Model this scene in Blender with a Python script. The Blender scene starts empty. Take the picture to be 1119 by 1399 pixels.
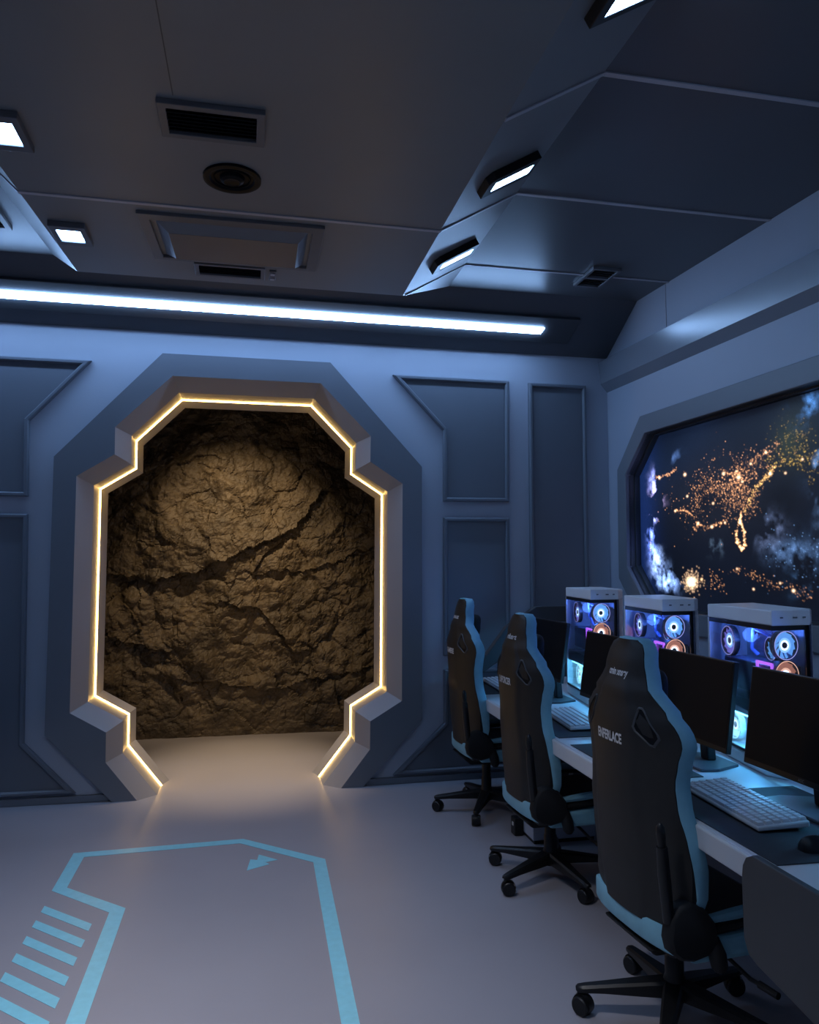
import bpy, bmesh, math, random
import numpy as np
from mathutils import Vector, Matrix, noise
from mathutils.geometry import tessellate_polygon

random.seed(7)
SC = bpy.context.scene
COL = SC.collection
PI = math.pi

# ------------------------------------------------------------------ materials
def nodes_of(m):
    m.use_nodes = True
    return m.node_tree.nodes, m.node_tree.links

def paint(name, col, rough=0.5, metal=0.0, spec=0.5, var=0.06, scale=6.0, bump=0.0, bscale=200.0):
    m = bpy.data.materials.new(name)
    n, l = nodes_of(m)
    b = n['Principled BSDF']
    b.inputs['Roughness'].default_value = rough
    b.inputs['Metallic'].default_value = metal
    b.inputs['Specular IOR Level'].default_value = spec
    tc = n.new('ShaderNodeTexCoord')
    nz = n.new('ShaderNodeTexNoise')
    nz.inputs['Scale'].default_value = scale
    nz.inputs['Detail'].default_value = 4
    l.new(tc.outputs['Object'], nz.inputs['Vector'])
    r = n.new('ShaderNodeValToRGB')
    c0 = [max(0, c * (1 - var)) for c in col]
    c1 = [min(1, c * (1 + var)) for c in col]
    r.color_ramp.elements[0].position = 0.3
    r.color_ramp.elements[1].position = 0.7
    r.color_ramp.elements[0].color = (*c0, 1)
    r.color_ramp.elements[1].color = (*c1, 1)
    l.new(nz.outputs['Fac'], r.inputs['Fac'])
    l.new(r.outputs['Color'], b.inputs['Base Color'])
    if bump > 0:
        n2 = n.new('ShaderNodeTexNoise')
        n2.inputs['Scale'].default_value = bscale
        l.new(tc.outputs['Object'], n2.inputs['Vector'])
        bp = n.new('ShaderNodeBump')
        bp.inputs['Strength'].default_value = bump
        bp.inputs['Distance'].default_value = 0.002
        l.new(n2.outputs['Fac'], bp.inputs['Height'])
        l.new(bp.outputs['Normal'], b.inputs['Normal'])
    return m

def glow(name, col, strength):
    m = bpy.data.materials.new(name)
    n, l = nodes_of(m)
    n.remove(n['Principled BSDF'])
    e = n.new('ShaderNodeEmission')
    e.inputs['Color'].default_value = (*col, 1)
    e.inputs['Strength'].default_value = strength
    l.new(e.outputs[0], n['Material Output'].inputs['Surface'])
    return m

def glass(name, tint=(0.90, 0.92, 0.97), refl=0.06):
    m = bpy.data.materials.new(name)
    n, l = nodes_of(m)
    n.remove(n['Principled BSDF'])
    t = n.new('ShaderNodeBsdfTransparent')
    t.inputs['Color'].default_value = (*tint, 1)
    g = n.new('ShaderNodeBsdfGlossy')
    g.inputs['Roughness'].default_value = 0.03
    lw = n.new('ShaderNodeLayerWeight')
    lw.inputs['Blend'].default_value = 0.3
    mp = n.new('ShaderNodeMath'); mp.operation = 'MULTIPLY_ADD'
    mp.inputs[1].default_value = 0.35; mp.inputs[2].default_value = refl
    l.new(lw.outputs['Fresnel'], mp.inputs[0])
    mx = n.new('ShaderNodeMixShader')
    l.new(mp.outputs[0], mx.inputs[0])
    l.new(t.outputs[0], mx.inputs[1]); l.new(g.outputs[0], mx.inputs[2])
    l.new(mx.outputs[0], n['Material Output'].inputs['Surface'])
    return m

M = {}
M['wall'] = paint('wall_paint', (0.40, 0.43, 0.50), 0.55, var=0.02, scale=2)
M['panel'] = paint('panel_paint', (0.155, 0.17, 0.20), 0.45, var=0.03, scale=3)
M['door'] = paint('portal_paint', (0.17, 0.18, 0.205), 0.42, var=0.03, scale=3)
M['reveal'] = paint('reveal_paint', (0.30, 0.29, 0.30), 0.4, var=0.03, scale=3)
M['ceil'] = paint('ceiling_paint', (0.20, 0.205, 0.215), 0.42, var=0.04, scale=2)
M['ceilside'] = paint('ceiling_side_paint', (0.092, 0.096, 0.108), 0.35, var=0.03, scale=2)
M['bulk'] = paint('bulkhead_paint', (0.085, 0.09, 0.105), 0.5, var=0.03, scale=2)
M['tray'] = paint('tray_lacquer', (0.17, 0.165, 0.165), 0.22, spec=0.7, var=0.02)
M['seam'] = paint('seam_trim', (0.45, 0.45, 0.50), 0.4, var=0.02)
M['beam'] = paint('beam_paint', (0.22, 0.235, 0.27), 0.24, spec=0.55, var=0.03, scale=2)
M['winframe'] = paint('screen_frame_paint', (0.20, 0.21, 0.235), 0.5, var=0.03, scale=2)
M['floor'] = paint('floor_resin', (0.30, 0.285, 0.31), 0.42, spec=0.35, var=0.035, scale=1.5, bump=0.03, bscale=500)
M['vinyl'] = paint('floor_vinyl_blue', (0.24, 0.60, 0.70), 0.34, spec=0.4, var=0.05, scale=30)
M['blackm'] = paint('black_plastic', (0.008, 0.008, 0.009), 0.38, spec=0.35, var=0.1, scale=20)
M['blackmat'] = paint('black_matte', (0.010, 0.010, 0.011), 0.6, spec=0.25, var=0.1, scale=20)
M['darkgrey'] = paint('dark_grey_metal', (0.06, 0.063, 0.07), 0.4, var=0.05)
M['midgrey'] = paint('mid_grey_metal', (0.13, 0.135, 0.15), 0.35, var=0.04)
M['leather'] = paint('black_leatherette', (0.015, 0.0135, 0.0125), 0.5, spec=0.35, var=0.12, scale=25, bump=0.15, bscale=350)
M['blue'] = paint('pale_blue_leatherette', (0.19, 0.41, 0.51), 0.5, var=0.06, scale=25, bump=0.12, bscale=350)
M['print'] = paint('white_print', (0.6, 0.6, 0.6), 0.5)
M['white'] = paint('white_desk_laminate', (0.55, 0.56, 0.58), 0.4, var=0.02)
M['whitepc'] = paint('white_case_paint', (0.90, 0.90, 0.93), 0.35, var=0.02)
M['pad'] = paint('mouse_mat_cloth', (0.02, 0.023, 0.03), 0.75, var=0.1, scale=40)
M['key'] = paint('white_keycaps', (0.55, 0.58, 0.62), 0.45, var=0.04)
M['screen_off'] = paint('switched_off_display', (0.004, 0.004, 0.005), 0.45, spec=0.15, var=0.05)
M['panelgrey'] = paint('charcoal_board', (0.045, 0.046, 0.05), 0.5, var=0.05)
M['pcdark'] = paint('case_interior', (0.05, 0.055, 0.09), 0.35, var=0.1)
M['board'] = paint('circuit_board', (0.07, 0.08, 0.13), 0.35, var=0.4, scale=45)
M['tube'] = paint('coolant_tube', (0.25, 0.35, 0.75), 0.15)
M['glass'] = glass('tempered_glass')
M['led'] = glow('cool_white_led', (0.31, 0.55, 1.0), 42.0)
M['lamp'] = glow('cool_lamp_diffuser', (0.30, 0.55, 1.0), 36.0)
M['warm'] = glow('warm_led', (1.0, 0.60, 0.17), 22.0)
M['fan_core'] = glow('fan_core_glow', (0.62, 0.80, 1.0), 3.2)
M['fan_blue'] = glow('fan_blue_glow', (0.14, 0.42, 1.0), 1.1)
M['fan_purple'] = glow('fan_purple_glow', (0.30, 0.26, 1.0), 0.9)
M['fan_orange'] = glow('fan_orange_glow', (0.75, 0.30, 0.20), 0.6)
M['fan_mid'] = glow('fan_mid_glow', (0.26, 0.52, 1.0), 1.7)
M['fan_peach'] = glow('fan_peach_glow', (1.0, 0.55, 0.38), 1.3)
M['fan_rim'] = glow('fan_rim_glow', (0.45, 0.45, 1.0), 1.1)
M['cyan'] = glow('cyan_strip_glow', (0.16, 0.70, 1.0), 10.0)
M['cyanpale'] = glow('cyan_fan_glow', (0.35, 0.82, 1.0), 2.6)
M['purple'] = glow('purple_strip_glow', (0.45, 0.12, 1.0), 2.4)

# ------------------------------------------------------------------ mesh builder
class MB:
    def __init__(s):
        s.v = []; s.f = []; s.mi = []
    def add(s, vs, fs, mi=0):
        o = len(s.v)
        s.v += [tuple(v) for v in vs]
        for f in fs:
            s.f.append([i + o for i in f]); s.mi.append(mi)
    def box(s, lo, hi, mi=0, mat=None):
        x0, y0, z0 = lo; x1, y1, z1 = hi
        vs = [(x0,y0,z0),(x1,y0,z0),(x1,y1,z0),(x0,y1,z0),(x0,y0,z1),(x1,y0,z1),(x1,y1,z1),(x0,y1,z1)]
        if mat is not None: vs = [tuple(mat @ Vector(v)) for v in vs]
        s.add(vs, [(0,3,2,1),(4,5,6,7),(0,1,5,4),(1,2,6,5),(2,3,7,6),(3,0,4,7)], mi)
    def hexa(s, vs, mi=0):
        s.add(vs, [(0,3,2,1),(4,5,6,7),(0,1,5,4),(1,2,6,5),(2,3,7,6),(3,0,4,7)], mi)
    def prism(s, outer, holes, fn, d0, d1, mi=0, mi_side=None):
        """outer/holes: lists of (a,b); fn(a,b,d) -> xyz; solid between depths d0 and d1"""
        if mi_side is None: mi_side = mi
        loops = [outer] + list(holes)
        tris = tessellate_polygon([[Vector((a, b, 0)) for a, b in lp] for lp in loops])
        flat = [p for lp in loops for p in lp]
        s.add([fn(a, b, d0) for a, b in flat], [tuple(t) for t in tris], mi)
        s.add([fn(a, b, d1) for a, b in flat], [tuple(reversed(t)) for t in tris], mi)
        for lp in loops:
            n = len(lp)
            vs = [fn(a, b, d0) for a, b in lp] + [fn(a, b, d1) for a, b in lp]
            s.add(vs, [(i, (i+1) % n, n + (i+1) % n, n + i) for i in range(n)], mi_side)
    def tube(s, pts, r, n=10, mi=0, cap=True):
        pts = [Vector(p) for p in pts]
        rs = r if isinstance(r, (list, tuple)) else [r] * len(pts)
        rings = []
        for i, p in enumerate(pts):
            d = (pts[min(i+1, len(pts)-1)] - pts[max(i-1, 0)]).normalized()
            a = d.orthogonal().normalized() if i == 0 else (prev - d * prev.dot(d)).normalized()
            prev = a
            b = d.cross(a)
            rings.append([p + (a * math.cos(2*PI*k/n) + b * math.sin(2*PI*k/n)) * rs[i] for k in range(n)])
        vs = [v for rg in rings for v in rg]
        fs = []
        for i in range(len(pts) - 1):
            for k in range(n):
                fs.append((i*n+k, i*n+(k+1) % n, (i+1)*n+(k+1) % n, (i+1)*n+k))
        if cap:
            fs.append(tuple(reversed(range(n))))
            fs.append(tuple((len(pts)-1)*n + k for k in range(n)))
        s.add(vs, fs, mi)
    def lathe(s, prof, n=24, mat=None, mi=0, a0=0.0, a1=2*PI):
        """prof: list of (r,z) revolved about local z"""
        full = abs(a1 - a0 - 2*PI) < 1e-6
        m = n if full else n + 1
        vs = []
        for (r, z) in prof:
            for k in range(m):
                a = a0 + (a1 - a0) * k / n
                v = Vector((r*math.cos(a), r*math.sin(a), z))
                vs.append(mat @ v if mat is not None else v)
        fs = []
        for i in range(len(prof)-1):
            for k in range(n if full else n):
                k2 = (k+1) % m
                fs.append((i*m+k, i*m+k2, (i+1)*m+k2, (i+1)*m+k))
        s.add(vs, fs, mi)
    def grid(s, rows, mi=0, flip=False, wrap=False):
        n = len(rows[0]); vs = [p for r in rows for p in r]; fs = []
        for i in range(len(rows)-1):
            for k in range(n if wrap else n-1):
                k2 = (k+1) % n
                q = (i*n+k, i*n+k2, (i+1)*n+k2, (i+1)*n+k)
                fs.append(tuple(reversed(q)) if flip else q)
        s.add(vs, fs, mi)
    def build(s, name, mats, parent=None, smooth=False, bevel=0.0, seg=2, angle=35):
        me = bpy.data.meshes.new(name)
        me.from_pydata(s.v, [], s.f)
        if not isinstance(mats, (list, tuple)): mats = [mats]
        for m in mats: me.materials.append(m)
        for p, i in zip(me.polygons, s.mi): p.material_index = i
        bm = bmesh.new(); bm.from_mesh(me)
        bmesh.ops.remove_doubles(bm, verts=bm.verts, dist=1e-5)
        bmesh.ops.recalc_face_normals(bm, faces=bm.faces)
        bm.to_mesh(me); bm.free()
        if smooth:
            for p in me.polygons: p.use_smooth = True
            me.set_sharp_from_angle(angle=math.radians(angle))
        me.update()
        o = bpy.data.objects.new(name, me)
        COL.objects.link(o)
        if bevel > 0:
            b = o.modifiers.new('edge_round', 'BEVEL')
            b.width = bevel; b.segments = seg; b.limit_method = 'ANGLE'; b.angle_limit = math.radians(40)
            b.harden_normals = False
        if parent is not None: attach(o, parent)
        return o

def attach(o, parent):
    """child keeps the coordinates it was modelled in: those of its thing"""
    o.parent = parent
    if parent.get('_w'):
        o.matrix_parent_inverse = Matrix.Translation(parent.location).inverted()

def thing(name, label, cat, loc=(0, 0, 0), rot=0.0, group=None, world=False):
    """an Empty at the thing's base; world=True: its parts are modelled in room coordinates"""
    o = bpy.data.objects.new(name, None)
    o.empty_display_size = 0.05
    COL.objects.link(o)
    o.location = loc
    o.rotation_euler = (0, 0, rot)
    o['label'] = label; o['category'] = cat
    if group: o['group'] = group
    if world: o['_w'] = 1
    return o

def tag(o, label, cat, group=None):
    o['label'] = label; o['category'] = cat
    if group: o['group'] = group
    return o

def struct(o, label, cat):
    o['kind'] = 'structure'; o['label'] = label; o['category'] = cat
    return o

# ------------------------------------------------------------------ room dimensions
YW = 5.56           # back wall
ZC, ZR = 3.275, 3.52  # dropped ceiling, raised ceiling
YB = -3.2
XL = -2.95
def rwx(y): return 2.79 + 0.054 * (YW - y)        # right wall plane
def RW(y, z, d): return (rwx(y) - d, y, z)        # point on the right wall, d into the room

# door outlines (x,z), right foot up and over to left foot
outer_half = [(0.84, 0.0), (1.268, 0.452), (1.268, 2.292), (0.585, 3.038)]
front_half = [(0.682, 0.0), (0.886, 0.258), (0.888, 0.455), (1.118, 0.590), (1.122, 2.163), (0.882, 2.318), (0.884, 2.507), (0.516, 2.881)]
def mirror(h): return list(h) + [(-x, z) for x, z in reversed(h)]
def offset_chain(ch, d):
    """move an open chain (ends on the floor) towards the opening by d"""
    segs = []
    for (x0, z0), (x1, z1) in zip(ch[:-1], ch[1:]):
        L = math.hypot(x1-x0, z1-z0)
        nx, nz = -(z1-z0)/L, (x1-x0)/L
        segs.append(((x0+nx*d, z0+nz*d), (x1+nx*d, z1+nz*d)))
    def isect(a, b):
        (x1, y1), (x2, y2) = a; (x3, y3), (x4, y4) = b
        den = (x1-x2)*(y3-y4) - (y1-y2)*(x3-x4)
        p = x1*y2 - y1*x2; q = x3*y4 - y3*x4
        return ((p*(x3-x4) - (x1-x2)*q)/den, (p*(y3-y4) - (y1-y2)*q)/den)
    fl = ((-9, 0), (9, 0))
    out = [isect(segs[0], fl)]
    for a, b in zip(segs[:-1], segs[1:]): out.append(isect(a, b))
    out.append(isect(segs[-1], fl))
    return out
D_OUT = mirror(outer_half)
D_FRONT = mirror(front_half)
D_IN = offset_chain(D_FRONT, 0.092)

# ------------------------------------------------------------------ shell
b = MB(); b.box((XL-0.1, YB-0.1, -0.12), (3.5, 7.9, 0.0))
struct(b.build('floor', M['floor']), 'smooth grey resin floor of the gaming room', 'floor')

b = MB()
b.prism([(XL, 0), (-1.0, 0), *[(x, z) for x, z in reversed(mirror([(0.75, 0.0), (1.19, 0.5), (1.19, 2.25), (0.54, 2.96)]))][0:0],
         (XL, 0)][:2] and [(XL, 0), (-0.80, 0), (-1.20, 0.45), (-1.20, 2.27), (-0.56, 2.97), (0.56, 2.97), (1.20, 2.27), (1.20, 0.45), (0.80, 0), (rwx(YW)+0.12, 0), (rwx(YW)+0.12, 3.62), (XL, 3.62)],
        [], lambda a, c, d: (a, d, c), YW, YW+0.1)
struct(b.build('wall_back', M['wall']), 'blue-lit grey back wall around the octagonal doorway', 'wall')

# right wall with the opening for the wall screen
WIN_OUT = [(5.392, 1.467), (5.385, 2.293), (5.058, 2.646), (1.20, 2.646), (0.87, 2.293), (0.87, 1.467), (1.20, 1.11), (5.07, 1.11)]
WIN_IN = [(5.272, 1.555), (5.268, 2.243), (5.0, 2.512), (1.27, 2.512), (1.0, 2.243), (1.0, 1.555), (1.27, 1.25), (5.0, 1.25)]
b = MB()
b.prism([(YB, 0), (YW+0.1, 0), (YW+0.1, 3.62), (YB, 3.62)], [WIN_OUT], lambda a, c, d: RW(a, c, -d), 0.0, 0.1)
struct(b.build('wall_right', M['wall']), 'grey right wall with the long screen opening', 'wall')
b = MB(); b.box((XL-0.1, YB, 0), (XL, YW, 3.62))
struct(b.build('wall_left', M['wall']), 'grey left wall outside the picture', 'wall')
b = MB(); b.box((XL-0.1, YB-0.1, 0), (3.6, YB, 3.62))
struct(b.build('wall_front', M['wall']), 'grey wall behind the viewer', 'wall')

# ceiling slab and dropped centre with bevelled sides
b = MB(); b.box((XL-0.1, YB-0.1, ZR), (3.6, YW+0.1, ZR+0.1))
struct(b.build('ceiling', M['ceilside']), 'raised dark side ceiling', 'ceiling')
XE = 0.955   # right edge of the dropped centre
def xle(y): return -0.985 - 0.062*(4.69-y)       # its left edge
b = MB()
y0 = YB
b.add([(XE, y0, ZC), (XE, 4.69, ZC), (xle(4.69), 4.69, ZC), (xle(y0), y0, ZC),
       (1.372, y0, ZR), (1.372, 5.10, ZR), (-1.215, 5.10, ZR), (-1.215-0.062*(5.1-y0), y0, ZR)],
      [(0, 1, 2, 3), (0, 4, 5, 1), (1, 5, 6, 2), (2, 6, 7, 3), (3, 7, 4, 0), (4, 7, 6, 5)])
struct(b.build('ceiling_drop', M['ceil']), 'dropped dark grey ceiling centre with sloping sides', 'ceiling')
# bulkhead over the back wall
b = MB()
ZBW = 3.205
b.prism([(YW, ZBW), (YW, ZR), (5.10, ZR)], [], lambda a, c, d: (d, a, c), XL, rwx(5.3)+0.08)
struct(b.build('ceiling_bulkhead', M['bulk']), 'dark sloping bulkhead over the back wall', 'bulkhead')
bs = Vector((0, 5.10-YW, ZR-ZBW)).normalized()     # up the slope
bn = Vector((0, -(ZR-ZBW), -(YW-5.10))).normalized()  # out of the slope, into the room
def BK(x, t, d):
    p = Vector((x, YW, ZBW)) + bs*t + bn*d
    return (p.x, p.y, p.z)

# beam along the right wall: sloping front, dark underside
b = MB()
prof = [(0.0, 3.192), (0.072, 3.172), (0.055, 2.998), (0.0, 2.932)]
rows = []
for y in (YB, YW):
    rows.append([RW(y, z, d) for d, z in prof])
b.add(rows[0] + rows[1], [(0, 1, 5, 4), (1, 2, 6, 5), (2, 3, 7, 6), (3, 0, 4, 7), (3, 2, 1, 0), (4, 5, 6, 7)])
struct(b.build('trim_beam', M['beam']), 'long wedge-shaped grey beam along the right wall', 'beam')

# baseboards of the back wall
for s, nm in ((-1, 'baseboard_left'), (1, 'baseboard_right')):
    b = MB()
    xe = XL if s < 0 else rwx(YW)
    b.box((min(s*0.86, xe), YW-0.03, 0), (max(s*0.86, xe), YW, 0.045))
    struct(b.build(nm, M['panel'], bevel=0.004), 'grey baseboard at the foot of the back wall, ' + ('left' if s < 0 else 'right') + ' of the doorway', 'baseboard')

# raised seams on the ceiling
def seam_path(y, pts, nm, w=0.012):
    b = MB()
    for (xa, za), (xb, zb) in zip(pts[:-1], pts[1:]):
        d = Vector((xb-xa, 0, zb-za)).normalized(); nrm = Vector((d.z, 0, -d.x)) * 0.006
        if nrm.z > 0: nrm = -nrm
        A = Vector((xa, y, za)); B = Vector((xb, y, zb)); W = Vector((0, w, 0))
        b.hexa([A-W+nrm, B-W+nrm, B+W+nrm, A+W+nrm, A-W, B-W, B+W, A+W])
    return struct(b.build(nm, M['seam']), 'thin pale joint strip across the ceiling', 'joint strip')
seam_path(3.72, [(-2.9, ZR), (-1.30, ZR), (xle(3.72), ZC), (XE, ZC), (1.372, ZR), (rwx(3.72), ZR)], 'trim_1', 0.011)
seam_path(2.71, [(XE, ZC), (1.372, ZR), (rwx(2.71), ZR)], 'trim_2', 0.013)
seam_path(4.70, [(XE+0.02, ZC+0.012), (1.372, ZR), (rwx(4.7), ZR)], 'trim_3', 0.007)
b = MB(); b.hexa([RW(4.737, 3.185, 0.004), RW(4.745, 3.185, 0.004), RW(4.745, 3.185, 0), RW(4.737, 3.185, 0),
                  RW(4.737, ZR, 0.004), RW(4.745, ZR, 0.004), RW(4.745, ZR, 0), RW(4.737, ZR, 0)])
struct(b.build('trim_4', M['seam']), 'thin vertical joint above the beam on the right wall', 'joint strip')
b = MB(); b.add([(-0.3125, 1.2, ZC-0.0015), (-0.3085, 1.2, ZC-0.0015), (-0.283, 2.82, ZC-0.0015), (-0.287, 2.82, ZC-0.0015),
                 (-0.3125, 1.2, ZC), (-0.3085, 1.2, ZC), (-0.283, 2.82, ZC), (-0.287, 2.82, ZC)],
                [(0, 1, 2, 3), (4, 7, 6, 5), (0, 4, 5, 1), (1, 5, 6, 2), (2, 6, 7, 3), (3, 7, 4, 0)])
struct(b.build('trim_5', M['darkgrey']), 'hairline joint in the dropped ceiling ahead of the large vent', 'joint strip')

# ------------------------------------------------------------------ doorway
YF, YBV, YRE = 5.505, 5.615, 5.975
door = thing('door_1', 'octagonal grey doorway surround with stepped inner edge', 'doorway', (0, YF, 0), world=True)
door['kind'] = 'structure'
b = MB()
poly = D_OUT + list(reversed(D_FRONT))
b.prism(D_FRONT[::1] and poly, [], lambda a, c, d: (a, d, c), YF, YW+0.005)
b.build('frame', M['door'], door)
b = MB()
b.grid([[(x, YF, z) for x, z in D_FRONT], [(x, YBV, z) for x, z in D_IN]])
b.build('bevel', M['reveal'], door)
b = MB()
D_RE = offset_chain(D_FRONT, 0.128)
b.grid([[(x, YBV, z) for x, z in D_IN], [(x, 5.848, z) for x, z in D_IN], [(x, YRE, z) for x, z in D_RE]])
big = offset_chain(D_FRONT, 0.02)
b.grid([[(x, YRE, z) for x, z in D_RE], [(x, YRE, z) for x, z in big]])
b.build('reveal', M['reveal'], door)
led_in = offset_chain(D_FRONT, 0.0995)
led_side = offset_chain(D_FRONT, 0.091)
b = MB()
b.grid([[(x, 5.838, z) for x, z in led_side], [(x, 5.842, z) for x, z in led_in], [(x, 5.854, z) for x, z in led_in], [(x, 5.858, z) for x, z in led_side]])
tag(b.build('strip_light', M['warm']), 'warm white light strip running around the inside of the doorway', 'light strip')

# alcove behind the doorway
b = MB()
AX, AZ, AY = 1.95, 3.35, 7.95
b.add([(-AX, 5.67, 0), (AX, 5.67, 0), (AX, AY, 0), (-AX, AY, 0), (-AX, 5.67, AZ), (AX, 5.67, AZ), (AX, AY, AZ), (-AX, AY, AZ)],
      [(4, 5, 6, 7), (1, 2, 6, 5), (2, 3, 7, 6), (3, 0, 4, 7)])
o = b.build('wall_alcove', M['blackmat'])
struct(o, 'dark walls of the alcove behind the doorway', 'wall')

# rock face
LEDGES = [([(-1.2, 1.50), (-0.8, 1.42), (-0.25, 1.58), (0.43, 1.90), (0.72, 2.28)], 0.085, 0.60),
          ([(-0.15, 1.22), (0.15, 1.15), (0.45, 0.78)], 0.06, 0.25),
          ([(0.1, 1.50), (0.6, 1.52), (1.3, 1.80)], 0.04, 0.20),
          ([(-1.3, 0.95), (-0.7, 0.80)], 0.05, 0.25), ([(-0.5, 0.52), (0.3, 0.42), (1.2, 0.62)], 0.04, 0.2), ([(-1.0, 2.35), (-0.4, 2.55)], 0.05, 0.3)]
def rock_depth(x, z):
    p = Vector((x*1.0, 3.7, z*1.0))
    d = 0.15 * noise.fractal(p*0.9, 0.9, 2.1, 4) + 0.20*math.exp(-((x-0.0)/0.95)**2 - ((z-1.75)/1.05)**2)
    # blocks that overhang along broken ledges
    led = 0.0
    for pts, amp, h in LEDGES:
        xa, xb = pts[0][0], pts[-1][0]
        if x < xa-0.25 or x > xb+0.25: continue
        wn = min(1, max(0, (x-xa+0.25)/0.3)) * min(1, max(0, (xb+0.25-x)/0.3))
        ze = pts[0][1]
        for (x0, z0), (x1, z1) in zip(pts[:-1], pts[1:]):
            if x0 <= x: ze = z0 + (z1-z0)*min(1, (x-x0)/(x1-x0))
        e = z - ze + 0.05*noise.noise(p*6.0) + 0.03*noise.noise(p*14)
        led += wn*(amp*math.exp(-e/h) if e > 0 else -0.08*amp*math.exp(e/0.08))
    d += led
    q = p*3.4 + Vector((0.4*noise.noise(p*5), 0, 0.4*noise.noise(p*5.5)))
    vd, vp = noise.voronoi(q)
    d += 0.050*(vd[1]-vd[0]) + 0.05*noise.noise(vp[0]*3.3)
    q2 = p*8.5 + Vector((0.5*noise.noise(p*9), 0, 0.5*noise.noise(p*9.5)))
    vd2, vp2 = noise.voronoi(q2)
    d += 0.020*(vd2[1]-vd2[0]) + 0.022*noise.noise(vp2[0]*3.3)
    d += 0.045 * abs(noise.fractal(p*4.5, 0.8, 2.2, 5))
    return d
b = MB()
NX, NZ = 300, 300
rows = []
for j in range(NZ+1):
    z = -0.02 + 3.32*j/NZ
    r = []
    for i in range(NX+1):
        x = -1.75 + 3.5*i/NX
        base = 7.42
        r.append((x, base - rock_depth(x, z)*(0.35+0.65*min(1, z/0.5)), z))
    rows.append(r)
b.grid(rows)
rock_m = bpy.data.materials.new('brown_rock')
n, l = nodes_of(rock_m)
pb = n['Principled BSDF']; pb.inputs['Roughness'].default_value = 0.62
tc = n.new('ShaderNodeTexCoord')
nz = n.new('ShaderNodeTexNoise'); nz.inputs['Scale'].default_value = 3.5; nz.inputs['Detail'].default_value = 8
l.new(tc.outputs['Object'], nz.inputs['Vector'])
rp = n.new('ShaderNodeValToRGB')
rp.color_ramp.elements[0].position = 0.3; rp.color_ramp.elements[0].color = (0.040, 0.030, 0.019, 1)
rp.color_ramp.elements[1].position = 0.72; rp.color_ramp.elements[1].color = (0.135, 0.102, 0.064, 1)
l.new(nz.outputs['Fac'], rp.inputs['Fac']); l.new(rp.outputs['Color'], pb.inputs['Base Color'])
n3 = n.new('ShaderNodeTexNoise'); n3.inputs['Scale'].default_value = 28; n3.inputs['Detail'].default_value = 6
l.new(tc.outputs['Object'], n3.inputs['Vector'])
bp = n.new('ShaderNodeBump'); bp.inputs['Strength'].default_value = 0.7; bp.inputs['Distance'].default_value = 0.02
l.new(n3.outputs['Fac'], bp.inputs['Height']); l.new(bp.outputs['Normal'], pb.inputs['Normal'])
o = b.build('rock_face', rock_m)
tag(o, 'rough brown rock face behind the glowing doorway', 'rock')

# ------------------------------------------------------------------ framed panels on the back wall
def wall_panel(poly, label, fw=0.03):
    c = [sum(p[0] for p in poly)/len(poly), sum(p[1] for p in poly)/len(poly)]
    t = thing('wall_panel', label, 'wall panel', (c[0], YW, min(p[1] for p in poly)), group='framed panels on the back wall', world=True)
    n = len(poly)
    area = sum(poly[i][0]*poly[(i+1) % n][1] - poly[(i+1) % n][0]*poly[i][1] for i in range(n))
    if area < 0: poly = poly[::-1]
    def off(d):
        out = []
        for i in range(n):
            p0, p1, p2 = Vector(poly[i-1]), Vector(poly[i]), Vector(poly[(i+1) % n])
            e1 = (p1-p0).normalized(); e2 = (p2-p1).normalized()
            n1 = Vector((-e1.y, e1.x)); n2 = Vector((-e2.y, e2.x))
            k = (n1+n2); k = k / max(0.15, (1 + n1.dot(n2)))
            out.append(tuple(p1 + k*d))
        return out
    inn = off(fw)
    b = MB()
    b.prism(off(fw*0.5), [], lambda a, c, d: (a, d, c), YW-0.012, YW+0.002)
    b.build('panel_face', M['panel'], t)
    b = MB()
    lo, mo, mi_, li = poly, off(fw*0.25), off(fw*0.72), inn
    b.grid([[(x, y, z) for x, z in (lp + lp[:1])] for lp, y in ((lo, YW+0.002), (lo, YW-0.026), (mo, YW-0.036), (mi_, YW-0.036), (li, YW-0.026), (li, YW-0.010))])
    b.build('frame', M['panel'], t)
    return t
wall_panel([(1.055, 2.98), (1.962, 2.98), (1.955, 2.045), (1.440, 2.04), (1.440, 2.577)], 'cut-corner grey wall panel upper of the pair beside the doorway on the right')
wall_panel([(1.440, 1.92), (1.955, 1.924), (1.955, 0.90), (1.440, 0.90)], 'rectangular grey wall panel behind the farthest gaming chair, under the cut-corner one')
wall_panel([(2.124, 2.973), (2.598, 2.975), (2.598, 0.12), (2.124, 0.12)], 'tall narrow grey wall panel in the corner next to the screen wall')
wall_panel([(1.440, 0.415), (1.440, 0.80), (1.955, 0.80), (1.955, 0.062), (1.062, 0.062)], 'low grey wall panel with slanted side behind the farthest chair base')
wall_panel([(-1.055, 2.967), (-1.437, 2.535), (-1.428, 2.022), (-2.30, 2.022), (-2.30, 2.967)], 'cut-corner grey wall panel upper left of the doorway')
wall_panel([(-1.425, 1.905), (-1.40, 0.40), (-1.075, 0.062), (-2.30, 0.062), (-2.30, 1.905)], 'large lower grey wall panel left of the doorway reaching the baseboard')

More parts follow.
